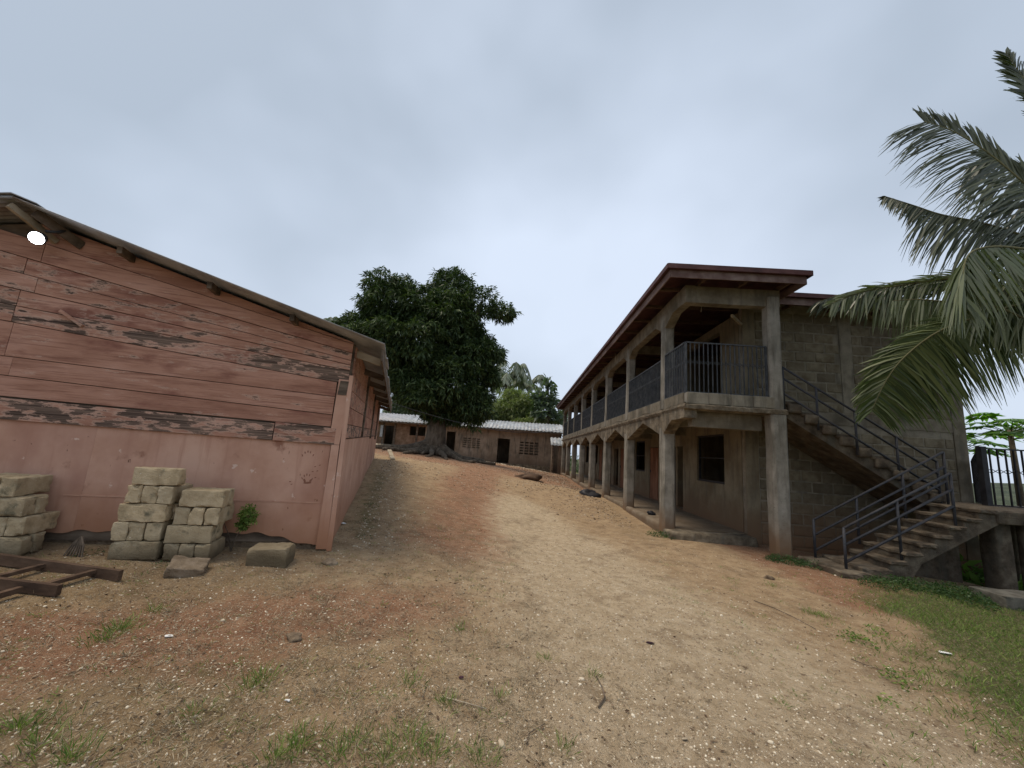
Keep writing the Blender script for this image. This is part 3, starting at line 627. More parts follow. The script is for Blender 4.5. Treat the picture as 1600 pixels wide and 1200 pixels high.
def door(y0, y1, ang=0., m='doorwood'):
    o = MB(); wd = y1-y0; o.box(0, .04, 0, wd-.02, 0, 1.82)
    for z in (.1, .95): o.box(-.012, 0, .1, wd-.14, z, z+.7)
    d = o.build('door', m, bld, loc=(WX+.02, y0+.01, FZ+.01)); d.rotation_euler[2] = ang
    h = MB().box(-.04, -.013, wd-.12, wd-.09, .92, 1.02).build('door_handle', 'iron', d)
for i, (a, b_) in enumerate(dor): 
    if i in (1, 2, 4): door(a, b_)
for a, b_ in win:
    fr = MB(); fr.box(WX+.05, WX+.1, a, a+.05, 1.12, 2.32); fr.box(WX+.05, WX+.1, b_-.05, b_, 1.12, 2.32); fr.box(WX+.05, WX+.1, a+.05, b_-.05, 2.27, 2.32); fr.box(WX+.05, WX+.1, a+.05, b_-.05, 1.12, 1.17); fr.box(WX+.06, WX+.09, a+.05, b_-.05, 1.72, 1.745)
    fr.build('window_frame', 'black', bld)
# rooms behind: back wall, floor, cross walls
MB().box(9.40, 9.55, 9.0, 31.0, -.8, 5.1).build('back_wall', 'plaster', bld)
MB().box(5.0, 9.40, 9.0, 31.0, -.8, FZ).build('ground_floor', 'concrete', bld)
MB().box(5.0, 9.40, 9.0, 31.0, 2.62, 2.80).build('upper_floor', 'concrete', bld)
for y in (15.0-2.0, 18.1, 24.0, 30.85): MB().box(5.0, 9.40, y, y+.15, FZ, 2.62).build('cross_wall', 'plaster', bld); MB().box(5.0, 9.40, y, y+.15, 2.80, 5.1).build('cross_wall', 'plaster', bld)
# terrace
mb = MB(); mb.box(CX0+.02, WX, 8.88, 31.2, -.5, FZ-.015); mb.build('terrace', 'concrete', bld)
for k in range(7):
    link('terrace_kerb', bevel_mesh('terrace_kerb', .17, 2.76, .30, .03, 3, .012, k+40), 'concrete', bld, True, loc=(CX0+.10, (CYS[k]+CYS[k+1])/2, FZ-.13))
link('terrace_step', bevel_mesh('terrace_step', 1.75, .5, .22, .03, 3, .02, 77), 'eroded', bld, True, loc=(3.98, 8.72, .06))
# end wall: mortar core + individual blocks + concrete pilasters and band
EY = 8.85
MB().box(4.87, 9.55, EY+.010, EY+.15, -.8, 5.30).build('end_wall', 'mortar', bld)
MB().box(4.86, 5.13, EY-.012, EY+.008, -.5, 5.2).build('end_pilaster', 'plaster', bld)
MB().box(7.02, 7.28, EY-.002, EY+.008, 2.87, 5.1).build('end_pilaster', 'mortar', bld)
MB().box(9.30, 9.56, EY-.012, EY+.008, -.8, 5.2).build('end_pilaster', 'concrete', bld)
MB().box(5.13, 9.30, EY-.006, EY+.008, 2.60, 2.84).build('floor_band', 'concrete', bld)
bmeshes = [bevel_mesh('block', .415, .05, .20, .012, 1, .007, s) for s in range(8)]
def course(z, x0, x1, off):
    x = x0-off*.44
    while x < x1-.06:
        a = max(x, x0); b_ = min(x+.415, x1); 
        if b_-a > .09:
            o = link('block', random.choice(bmeshes), 'wallblock', bld, loc=((a+b_)/2, EY+.024+random.uniform(-.004, .006), z+.1+random.uniform(-.004, .004)))
            o.scale[0] = (b_-a)/.415; o.rotation_euler = (random.uniform(-.006, .006), random.uniform(-.008, .008), random.uniform(-.006, .006))
            if random.random() < .5: o.scale[0] *= -1 if False else 1
        x += .44
zs = -.45; r_ = 0
while zs < 5.0:
    if not (2.40 < zs < 2.84):
        if zs > 2.5: course(zs, 5.16, 7.0, (r_ % 2)*.5); course(zs, 7.30, 9.28, ((r_+1) % 2)*.5)
        else: course(zs, 5.16, 9.28, (r_ % 2)*.5)
    r_ += 1; zs += .225
    if 2.40 < zs < 2.84: zs = 2.865
# roof: low hip over an L-shaped plan
def seg_d(p, a, b_):
    a = np.array(a, float); b_ = np.array(b_, float); d = b_-a; t = np.clip(((p-a)@d)/(d@d), 0, 1); return np.linalg.norm(p-(a+t[:, None]*d), axis=1)
OUT = [(2.62, 7.22), (5.27, 7.22), (5.27, 8.22), (10.1, 8.22), (10.1, 31.5), (2.62, 31.5)]
xs = sorted(set(np.r_[np.arange(2.62, 10.1, .25), 5.27, 10.1].round(3))); ys = sorted(set(np.r_[np.arange(7.22, 31.5, .25), 8.22, 31.5].round(3)))
P = np.array([(x, y) for y in ys for x in xs]); D = np.min([seg_d(P, OUT[i], OUT[(i+1) % 6]) for i in range(6)], axis=0)
Zr = 5.305+.2*D; nxr = len(xs); Fr = []
for j in range(len(ys)-1):
    for i in range(nxr-1):
        if ys[j] < 8.219 and xs[i] > 5.269: continue
        a = j*nxr+i; Fr.append((a, a+1, a+1+nxr, a+nxr))
o = link('roof', arr_mesh('roof', np.c_[P, Zr], Fr), 'redtrim', bld); md = o.modifiers.new('thick', 'SOLIDIFY'); md.thickness = .01; md.offset = 1
for i in range(6):
    a = Vector((*OUT[i], 0)); b_ = Vector((*OUT[(i+1) % 6], 0)); t = (b_-a).normalized(); nrm = Vector((t.y, -t.x, 0))
    MB().beam(a-t*.03*1+nrm*.02+Vector((0, 0, 5.265)), b_+t*.03+nrm*.02+Vector((0, 0, 5.265)), .05, .095).build('roof_trim', 'redtrim', bld)
    c = .045
    n_p = max(1, int((b_-a).length/1.9)) if i in (0,) else max(1, int((b_-a).length/3.6))
    for q in range(n_p):
        p0 = a+(b_-a)*(q/n_p)+t*(.04 if q == 0 else .006)-nrm*c; p1 = a+(b_-a)*((q+1)/n_p)-t*(.04 if q == n_p-1 else .006)-nrm*c
        MB().beam(p0+Vector((0, 0, 5.14)), p1+Vector((0, 0, 5.14+random.uniform(-.006, .006))), .025, .15).build('fascia_board', 'fascia', bld)
for y in np.arange(8.0, 31.4, 1.0): MB().beam((2.68, y, 5.13), (4.9, y, 5.19), .05, .07).build('rafter', 'redwood', bld)
for x in (3.4, 4.2, 5.0): MB().beam((x, 7.27, 5.15), (x, 8.9, 5.2), .05, .07).build('rafter', 'redwood', bld)
for x in np.arange(5.8, 10, 1.0): MB().beam((x, 8.27, 5.18), (x, 8.9, 5.2), .05, .07).build('rafter', 'redwood', bld)
for (x, y, h, dx) in ((3.55, 8.0, .42, .03), (3.4, 9.9, .3, -.04), (3.0, 13.3, .35, .02), (3.05, 15.3, .3, .05)):
    MB().tube([(x, y, 5.1), (x+dx, y, 5.1-h*.5), (x+dx*.4, y, 5.1-h)], .006, 5).build('hanging_wire', 'palewood', bld)
MB().beam((4.3, 8.2, 4.72), (4.82, 8.8, 4.75), .05, .05).build('brace', 'palewood', bld)

# ------------------------------------------------------------------ outside staircase
st = thing('concrete_staircase', 'worn outdoor concrete staircase turning at a landing, with grey pipe handrails', 'staircase', (0, 0, 0))
def flight(name, x0, z0, x1, z1, n, y0, y1, waist, m='stair'):
    """stepped profile from (x0,z0) to (x1,z1), z falling or rising, then soffit; each step a part"""
    run = (x1-x0)/n; rise = (z1-z0)/n
    poly = [(x0, z0-waist-.0), (x0, z0)]
    for i in range(n):
        poly.append((x0+run*(i+(1 if rise < 0 else 0)), z0+rise*(i+(0 if rise < 0 else 1)))); poly.append((x0+run*(i+1), z0+rise*(i+1)))
    poly.append((x1, z1-waist)); pl = []
    for p in poly:
        if not pl or math.dist(p, pl[-1]) > 1e-4: pl.append(p)
    mb = MB(); mb.prism([(x, y0, z) for x, z in pl], (0, y1-y0, 0)); return mb.build(name, m, st)
flight('upper_flight', 5.02, 2.84, 7.85, 1.17, 9, 7.78, 8.80, .26)
# worn tread blocks of the upper flight
rn, rs = (7.85-5.02)/9, (2.84-1.17)/9
for i in range(9):
    link('tread', bevel_mesh('tread', rn+.03, 1.06, .075, .02, 3, .012, i), 'stair', st, True, loc=(5.02+rn*(i+.5)+.01, 8.265, 2.84-rs*i-.02+(.0 if i else .01)))
    link('step_end', bevel_mesh('step_end', rn*.8, .09, rs*.95, .02, 2, .014, i+60), 'stair', st, True, loc=(5.02+rn*(i+.5)+.03, 7.745, 2.84-rs*i-.11))
X0, X1, n7 = 5.95, 7.66, 7; gb0 = .10
run, rise = (X1-X0)/n7, (1.14-gb0)/n7
mb = MB(); poly = []
for i in range(n7): poly += [(X0+run*i, gb0+rise*(i)), (X0+run*i, gb0+rise*(i+1))]
poly += [(X1, 1.14), (X1+.22, 1.02), (X1, .90), (6.45, .24), (6.1, -.25), (X0, -.3)]
mb.prism([(x, 6.82, z) for x, z in poly], (0, .78, 0)); mb.build('lower_flight', 'stair', st)
for i in range(n7):
    link('tread', bevel_mesh('tread', run+.05, .86, .065, .015, 5, .014, i+30, chip=.05), 'stair', st, False, loc=(X0+run*(i+.5), 7.205, gb0+rise*(i+1)-.02))
link('foot_slab', bevel_mesh('foot_slab', .5, .9, .22, .02, 4, .02, 12, chip=.08), 'stair', st, False, loc=(5.72, 7.2, .02))
link('foot_slab', bevel_mesh('foot_slab', .5, 1.05, .2, .02, 4, .02, 13, chip=.08), 'stair', st, False, loc=(5.3, 7.15, -.03))
link('landing', bevel_mesh('landing', 2.9, 2.02, .22, .02, 5, .015, 5, chip=.05), 'stair', st, False, loc=(X1+1.45+.02, 7.80, 1.045))
MB().box(6.3, 7.9, 7.64, 7.76, -.5, .20).box(6.8, 7.9, 7.645, 7.755, .20, .60).box(7.3, 7.9, 7.65, 7.75, .60, .93).build('support_wall', 'stair', st)
link('landing_support', bevel_mesh('landing_support', .27, .27, 1.4, .02, 2, .012, 9), 'stair', st, True, loc=(8.0, 7.15, .22))
link('landing_support', bevel_mesh('landing_support', .11, .11, 1.5, .02, 2, .008, 10), 'stair', st, True, loc=(8.62, 7.3, .2))
link('landing_support', bevel_mesh('landing_support', .34, .34, 1.7, .02, 2, .012, 9), 'stair', st, True, loc=(9.75, 8.4, .1))
pr = .021
def pipe(pts, nm, r=pr): MB().tube(pts, r, 8).build(nm, 'stairiron', st, True)
zt_ = lambda x: 3.56-.593*(x-4.95)
for d in (0, .22, .52): pipe([(4.99, 7.72, zt_(4.99)-d), (7.75, 7.72, zt_(7.75)-d)], 'handrail')
for x in (5.0, 5.62, 6.32, 7.05, 7.75): pipe([(x, 7.72, zt_(x)+.01), (x, 7.72, zt_(x)-.82)], 'rail_post')
FAR = (5.32, .71, .57, 7.72); NEAR = (5.30, .69, .56, 7.08)
za = lambda x: ZA0+ZAS*(x-XA0)
XA0, ZA0, ZAS, XA1 = FAR
for d in (0, .26, .52): pipe([(XA0, 7.56, za(XA0)-d), (XA1, 7.56, za(XA1)-d)], 'handrail')
for x, b_ in ((XA0, .64), (6.1, .80), (6.95, .92), (XA1, 1.0)): pipe([(x, 7.56, za(x)+.01), (x, 7.56, za(x)-b_)], 'rail_post')
XN0, ZN0, ZNS, XN1 = NEAR
zn = lambda x: ZN0+ZNS*(x-XN0)
for d in (0, .26, .52): pipe([(XN0, 6.86, zn(XN0)-d), (XN1, 6.86, zn(XN1)-d)], 'handrail')
for x, b_ in ((XN0, .66), (6.18, .92), (XN1, .98)): pipe([(x, 6.86, zn(x)+.01), (x, 6.86, zn(x)-b_)], 'rail_post')
railing(st, (8.78, 7.9, 0), (10.0, 7.55, 0), 1.18, 2.22, 11, 'landing_railing', True, True, 'black')
railing(st, (8.78, 7.93, 0), (9.55, 8.78, 0), 1.18, 2.22, 6, 'landing_railing', True, True, 'black', slope=-.2)
for z, z2 in ((1.55, 1.50), (1.95, 1.9)): MB().beam((8.78, 7.9, z2+.22), (9.55, 8.78, z), .03, .03).build('handrail', 'black', st)
MB().box(8.74, 8.84, 7.86, 7.96, 1.14, 2.26).build('rail_post', 'black', st)

# ------------------------------------------------------------------ loose building blocks and stones
def sblock(lx, ly, lz, label, x, y, z, rz, group, seed, tilt=(0, 0), m='sandcrete', name='concrete_block', cat='block'):
    o = link(name, bevel_mesh(name, lx, ly, lz, .006, 7, .0045, seed, chip=.034), m, None, False, loc=(x, y, z))
    o.rotation_euler = (tilt[0], tilt[1], rz); tag(o, label, cat, group); return o
BH = .178
def stack(cx, cy, rot, courses, where, group, seed):
    """courses bottom->top: 'L' = long face front (two deep), 'E' = three ends front; local frame: x along wall, y away from viewer"""
    ux = Vector((math.cos(rot), math.sin(rot), 0)); uy = Vector((-math.sin(rot), math.cos(rot), 0)); g = g1(cx, cy)-.01
    nm = ['lowest', 'second', 'third', 'fourth', 'top']
    for i, (kind, shx) in enumerate(courses):
        z = g+BH*(i+.5)
        lv = 'top' if i == len(courses)-1 else nm[i]+(' course' if i else ' course')
        if lv == 'top': lv = 'top course'
        if kind.startswith('L'):
            for j in range(2 if len(kind) < 2 else int(kind[1])):
                p = Vector((cx, cy, 0))+ux*(shx+random.uniform(-.01, .01))+uy*(-.135+.142*j+.0)
                sblock(.405, .136, BH-.006, '%s lengthwise block, %s of %s' % (['front', 'rear'][min(j, 1)], lv, where), p.x, p.y, z, rot+random.uniform(-.02, .02), group, seed+i*7+j, (random.uniform(-.01, .01), random.uniform(-.012, .012)))
        else:
            for j in range(3):
                p = Vector((cx, cy, 0))+ux*(shx-.137+.137*j)+uy*(-.0+random.uniform(-.012, .012))
                sblock(.131, .405, BH-.006, '%s end-on block, %s of %s' % (['left', 'middle', 'right'][j], lv, where), p.x, p.y, z, rot+random.uniform(-.03, .03), group, seed+i*7+j, (random.uniform(-.01, .01), random.uniform(-.01, .01)))
G = 'blocks stacked by the pink shed'
RB = SH_RZ-.02
stack(-3.77, 4.22, RB, [('L', -.02), ('E', -.03), ('L', .0), ('E', .02), ('L1', .04)], 'the tall middle stack by pink wall', G, 100)
stack(-3.37, 4.36, RB, [('E', .0), ('L', .0), ('E', .03), ('L', .04)], 'the shorter stack right of the tall one', G, 200)
stack(-4.92, 3.86, RB, [('L', .12), ('E', .10), ('L', .08), ('E', -.02)], 'the left stack nearest the lying ladder', G, 300)
stack(-5.38, 3.74, RB, [('E', .10), ('L', .06), ('E', .08), ('L1', .0)], 'the leftmost stack, cut by the picture edge', G, 400)
p = onY(300, 884, 3.95)
o = sblock(.30, .22, .11, 'flat broken piece of block lying tilted in front of the short stack', -3.12, 3.98, g1(-3.12, 3.98)+.05, .5, None, 501, (.28, .16), cat='block', name='broken_block', m='rock')
o = sblock(.38, .28, .20, 'mossy weathered block alone on the ground right of the stacks', -2.58, 4.42, g1(-2.58, 4.42)+.07, .2, None, 502, (.03, -.05), cat='block', name='mossy_block')
o = sblock(.9, .45, .22, 'long grey concrete block under the stair landing', 7.25, 6.3, g1(7.25, 6.3)+.07, .05, None, 503, (0, .02), m='plainconc', cat='block', name='long_block')
def stone(name, label, x, y, s, seed, m='rock', cat='stone', flat=.6, sink=.2):
    bm = bmesh.new(); bmesh.ops.create_icosphere(bm, subdivisions=3, radius=.5)
    for v_ in bm.verts:
        q = v_.co*1.9+Vector((seed, seed*2, 0)); v_.co = v_.co*(1+noise.noise(q)*.6+noise.noise(q*3)*.2)
    for v_ in bm.verts: v_.co = Vector((v_.co.x*s[0], v_.co.y*s[1], v_.co.z*s[2]))
    me = bpy.data.meshes.new(name); bm.to_mesh(me); bm.free()
    return tag(link(name, me, m, None, True, loc=(x, y, g1(x, y)+s[2]*.15)), label, cat)
stone('stone', 'small flat brown stone right of the mossy block', -2.02, 4.6, (.16, .12, .08), 3)
stone('stone', 'small dark stone lying on the red soil left of the stair foot', 3.75, 6.3, (.12, .09, .08), 5)
stone('stone', 'dark rock near the front of the grassy left foreground', -1.55, 3.1, (.11, .08, .07), 8)
stone('rubble_heap', 'low dark heap of rubble in the middle distance beyond the track', .35, 17.0, (1.1, .8, .36), 11, m='redwood', cat='rubble')
stone('bundle', 'dark lumpy bundle lying on the ground by the third veranda column', 2.55, 14.9, (.7, .5, .34), 14, m='black', cat='bundle')
stone('rag', 'small black rag on the terrace between the first and second columns', 3.45, 10.7, (.2, .14, .13), 16, m='black', cat='rag')
bpy.data.objects['rag'].location.z = FZ+.03
# timber frame lying at the left edge
lf = thing('wooden_ladder', 'brown ladder-like timber frame lying on the ground at the left edge', 'ladder', (-3.55, 3.42, g1(-3.55, 3.42)+.02), 0)
def lbeam(a, b_, nm, w_=.045, h=.10):
    A = Vector((*a, g1(*a)+.05)); B = Vector((*b_, g1(*b_)+.05)); o = MB().beam(A-lf.location, B-lf.location, w_, h).build(nm, 'redwood', lf); return o
lbeam((-5.3, 3.62), (-3.42, 3.62), 'side_rail', .04, .085); lbeam((-5.3, 3.18), (-3.5, 3.22), 'side_rail', .04, .08)
for x in (-4.7, -4.15, -3.68): lbeam((x, 3.24), (x+.04, 3.60), 'rung', .045, .03)
lbeam((-3.74, 3.16), (-3.74, 2.98), 'leg_stub', .04, .04)
tag(MB().beam(Vector((-4.35, 13.7, g1(-4.35, 13.7)+.03)), Vector((-5.0, 15.2, g1(-5, 15.2)+.25)), .14, .05).build('pale_board', 'palewood'), 'short pale board leaning on the tree roots past the shed', 'board')

# ------------------------------------------------------------------ far row of classrooms
FY = 34.0
row = thing('classroom_row', 'long low tan classroom row with zinc roof behind the mango tree', 'building', (0, 0, 0))
def px(x, y=700): return onY(x, y, FY).x
opn = [(px(598), px(612), 1.42, 3.0), (px(637), px(648), 2.3, 3.08), (px(650), px(662), 2.3, 3.08), (px(696), px(710), .98, 2.85), (px(722), px(750), 1.55, 2.45), (px(777), px(796), .52, 2.55), (px(811), px(842), 1.32, 2.45)]
XL, XR = -14.5, 3.35
ys_ = sorted({XL, XR} | {o[0] for o in opn} | {o[1] for o in opn}); mb = MB(); mbb = MB()
for a, bb in zip(ys_[:-1], ys_[1:]):
    z = -.6; tgt = mbb if bb < px(668) else mb
    for o_ in [o for o in opn if o[0] <= a+1e-6 and o[1] >= bb-1e-6]:
        tgt.box(a, bb, FY, FY+.18, z, o_[2]); z = o_[3]
    tgt.box(a, bb, FY, FY+.18, z, 3.34)
mb.build('front_wall', 'mudwall', row); mbb.build('board_wall', 'boardwall', row)
MB().box(XL, XR, FY+4.5, FY+4.7, -.6, 3.3).build('back_wall', 'mudwall', row); MB().box(XL, XL+.18, FY+.18, FY+4.5, -.6, 3.3).build('side_wall', 'mudwall', row); MB().box(XR-.18, XR, FY+.18, FY+4.5, -.6, 3.3).build('side_wall', 'mudwall', row)
MB().box(XL+.2, XR-.2, FY+.2, FY+4.5, -.6, .5).build('floor', 'concrete', row)
MB().box(px(560), px(693), FY-.12, FY-.003, -.2, 1.42).build('plinth', 'concrete', row)
MB().box(px(798), px(862), FY-.10, FY-.003, -.6, .52).build('plinth', 'eroded', row)
for a, bb, z0, z1 in ((px(722), px(750), 1.55, 2.45), (px(811), px(842), 1.32, 2.45)):
    v_ = MB(); nc = 4; nr = 5; wc = (bb-a)/nc; hr = (z1-z0)/nr
    for i in range(nc+1): v_.box(a+wc*i-.05, a+wc*i+.05, FY+.03, FY+.13, z0, z1)
    for j in range(nr+1): v_.box(a, bb, FY+.012, FY+.14, z0+hr*j-.05, z0+hr*j+.05)
    v_.build('vent_blocks', 'mudwall', row)
for x in (px(596), px(614), px(649)): MB().box(x-.07, x+.07, FY-.08, FY-.004, 1.4, 3.2).build('post', 'wood', row)
MB().box(px(592), px(596), FY-.2, FY-.17, 2.0, 3.0).build('curtain', 'cloth', row)
def rsheet(x0, x1, y0, y1, z0, z1, parent, m='zinc', pitch=.3, amp=.03):
    n = int((x1-x0)/pitch*6)+1; xs_ = np.linspace(x0, x1, n); V = []
    for x in xs_: wv = amp*math.sin(2*math.pi*x/pitch); V += [(x, y0, z0+wv), (x, y1, z1+wv)]
    o = link('roof_sheet', arr_mesh('roof_sheet', V, [(2*i, 2*i+2, 2*i+3, 2*i+1) for i in range(n-1)]), m, parent, True); s_ = o.modifiers.new('t', 'SOLIDIFY'); s_.thickness = .006
for i in range(12):
    a = XL-.3+i*1.53; rsheet(a, a+1.55, FY-.65, FY+2.4, 3.36+.006*(i % 2), 4.22+.006*(i % 2), row, 'zinc' if i > 2 else 'oldzinc')
rsheet(XL-.3, XR+.4, FY+2.4, FY+5.2, 4.22, 3.4, row)
MB().box(XL-.3, XR+.4, FY-.6, FY-.57, 3.22, 3.34).build('eave_board', 'wood', row)
lean = thing('lean_to', 'small zinc-roofed lean-to at the right end of the classroom row', 'building', (0, 0, 0))
rsheet(2.35, 3.75, 32.0, 33.25, 2.25, 2.9, lean)
MB().box(2.5, 2.62, 32.3, 32.42, -.5, 2.3).build('post', 'wood', lean)
MB().box(3.0, 4.0, 32.6, 32.75, -.6, 2.45).build('wall', 'mudwall', lean)
MB().box(2.5, 2.6, 32.6, 33.9, -.6, 2.45).build('wall', 'mudwall', lean)

# ------------------------------------------------------------------ trees
def limbs(mb, base, targets, r0, mid=.5, n=9):
    for tg, r1 in targets:
        a = Vector(base); b_ = Vector(tg); pts = []; rs_ = []
        for i in range(8):
            t = i/7; p = a.lerp(b_, t)+Vector((math.sin(t*3+r1*40)*.25, math.cos(t*4+r1*30)*.2, math.sin(t*math.pi)*.35))*(1 if 0 < i else 0)*min(1, (b_-a).length/4)
            pts.append(p); rs_.append(r0*(1-t)+r1*t)
        mb.tube(pts, rs_, n)
def crown(lobes, n_ros, per, ln, wd, droop=.4, shell=.62, spread=.9):
    """rosettes of leaves in the outer shell of ellipsoid lobes"""
    A = np.array([l[3]*l[4]+l[4]*l[5]+l[3]*l[5] for l in lobes]); A = A*np.array([l[6] if len(l) > 6 else 1 for l in lobes]); cnt = (n_ros*A/A.sum()).astype(int); Ps = []; Ns = []
    for l, c in zip(lobes, cnt):
        d = rand_dirs(c); d[:, 2] = np.where(d[:, 2] < -.5, d[:, 2]*rng.uniform(.3, 1, c), d[:, 2]); rr = rng.uniform(shell, 1.0, c)**.7
        # lumpy radius
        lump = 1+.16*np.sin(d[:, 0]*7+l[0])*np.sin(d[:, 1]*6+l[1])+.12*np.sin(d[:, 2]*9+l[2])
        Ps.append(np.array(l[:3])+d*(rr*lump)[:, None]*np.array(l[3:6])); Ns.append(d)
    Ps = np.concatenate(Ps); Ns = np.concatenate(Ns); n = len(Ps)
    P = np.repeat(Ps, per, 0)+rng.normal(size=(n*per, 3))*ln*.12; Nn = np.repeat(Ns, per, 0)
    D = Nn*.5+rand_dirs(n*per)*spread; D[:, 2] -= droop*.5
    L_ = ln*rng.uniform(.65, 1.25, n*per); S = rand_dirs(n*per); S[:, 2] *= .4
    bend = np.zeros_like(P); bend[:, 2] = -droop*L_*.5
    return blades(P, D, S, L_, wd*rng.uniform(.8, 1.2, n*per), bend)
def tree(name, label, cat, base, lobes, n, per, ln, wd, m, trunk_r, droop=.4, group=None, shell=.62, limbt=None, spread=.9, roots=False):
    t = thing(name, label, cat, base, 0, group); b_ = Vector(base)
    L2 = [(l[0]-b_.x, l[1]-b_.y, l[2]-b_.z, *l[3:]) for l in lobes]
    V, Fc = crown(L2, n, per, ln, wd, droop, shell, spread); link('crown', arr_mesh('crown', V, Fc), m, t)
    mb = MB(); fork = Vector((0, 0, limbt or trunk_r*7))
    mb.tube([(0, 0, -.4), (0, 0, .1), (.02*trunk_r, 0, fork.z*.5), tuple(fork)], [trunk_r*1.5, trunk_r*1.2, trunk_r*.95, trunk_r*.9], 14)
    mb.build('trunk', 'bark', t, True)
    for l in L2[:5]: 
        lm = MB(); limbs(lm, fork-Vector((0, 0, .3)), [(Vector(l[:3]), trunk_r*.2)], trunk_r*.55); lm.build('limb', 'bark', t, True)
    return t
YM = 22
def lobe(x, y, r, ry=None, Y=YM, dep=None, wt=1):
    p = onY(x, y, Y); s = Y/F; return (p.x, p.y+(dep or 0), p.z, r*s*1.02, (r+(ry or r))*.5*s*1.05, (ry or r)*s, wt)
ml = [lobe(618, 478, 58, 50), lobe(572, 535, 48, 46), lobe(640, 540, 75, 60), lobe(700, 442, 38, 38, dep=1, wt=.6), lobe(745, 468, 38, 30, dep=.5, wt=.3), lobe(784, 488, 24, 14, wt=.6), lobe(700, 500, 50, 45), lobe(735, 560, 38, 28), lobe(768, 552, 20, 18), lobe(768,590,12,16),
      lobe(645, 602, 32, 28, dep=-.8), lobe(668, 625, 34, 26, dep=-1.2), lobe(708, 600, 52, 52), lobe(618, 566, 36, 34, dep=.5), lobe(735, 635, 34, 34), lobe(690, 648, 30, 16), lobe(582, 548, 36, 36), lobe(540, 510, 16, 14), lobe(725, 520, 40, 28, dep=1.5)]
mb_ = (-4.75, 22.0, g1(-4.75, 22)+.1)
tr = tree('mango_tree', 'big dark round-crowned mango tree with exposed roots on the rise', 'tree', mb_, ml, 15000, 9, .33, .075, 'mango', .55, droop=.55, limbt=2.2, shell=.5)
rt = MB()
for i, (dx, dy, ln_) in enumerate(((-3.6, -1.2, 1), (-3.0, .6, 1), (-2.2, -2.2, 1), (-1.0, -2.6, 1), (.2, -2.4, 1), (1.3, -2.2, 1), (2.6, -1.8, 1), (3.4, -1.0, 1), (2.6, .6, 1), (-.4, -1.6, 1), (.8, -1.5, 1), (-4.6, -2.0, 1))):
    pts = []; rs_ = []
    for k in range(10):
        t = k/9; x = dx*t+.15*math.sin(t*6+i)*t; y = dy*t+.12*math.cos(t*5+i*2)*t
        gzz = g1(mb_[0]+x, mb_[1]+y)-mb_[2]; pts.append((x, y, gzz+.75*math.exp(-t*6)+.07*math.sin(t*7+i)*t+.06)); rs_.append(.34*math.exp(-t*2.6)+.045)
    root = MB().tube(pts, rs_, 8); root.build('root', 'bark', tr, True)
# background vegetation
def p3(x, y, Y): return tuple(onY(x, y, Y))
def gb_(x, Y): return g1(onY(x, 700, Y).x, Y)
def bgl(x, y, r, ry, Y): q = onY(x, y, Y); s = Y/F; return (q.x, q.y, q.z, r*s, r*s, ry*s)
def bgtree(nm, label, x, Y, ls, n, per, ln, wd, m, r=.25, droop=.3, cat='tree', lt=2.):
    xx = onY(x, 700, Y).x; tree(nm, label, cat, (xx, Y, g1(xx, Y)), [bgl(*l, Y) for l in ls], n, per, ln, wd, m, r, droop, limbt=lt, shell=.3)
bgtree('bushy_tree', 'pale green feathery bushy tree behind the classroom roof', 800, 44, [(795, 640, 30, 24), (812, 632, 26, 20), (775, 655, 20, 18), (830, 655, 22, 14), (800,618,14,10)], 3800, 7, .42, .07, 'bush', .2, .5)
bgtree('broadleaf_tree', 'open tree of large dark leaves between the bushes and the school roof', 848, 41, [(852, 622, 14, 12), (848, 640, 17, 12), (857, 594, 4, 8), (860, 604, 6, 4), (864, 630, 8, 5), (840, 625, 9, 9), (868, 648, 7, 5), (878,655,5,4)], 120, 6, .75, .34, 'broad', .12, .3, lt=4.)
bgtree('low_scrub_tree', 'low yellowish-green scrub just above the classroom roof', 850, 42, [(838, 659, 24, 7), (860, 660, 16, 6), (815, 660, 16, 6)], 1300, 6, .35, .07, 'bush', .1, .5, lt=1.)
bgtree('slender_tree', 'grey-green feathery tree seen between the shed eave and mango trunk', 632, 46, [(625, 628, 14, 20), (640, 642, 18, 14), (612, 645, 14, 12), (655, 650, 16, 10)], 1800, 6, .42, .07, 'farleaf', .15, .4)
bgtree('corner_tree', 'dull green tree behind the far corner of the school', 885, 52, [(878, 655, 8, 12), (885, 640, 6, 10), (874, 668, 8, 8)], 900, 6, .4, .1, 'farleaf', .15, .4)
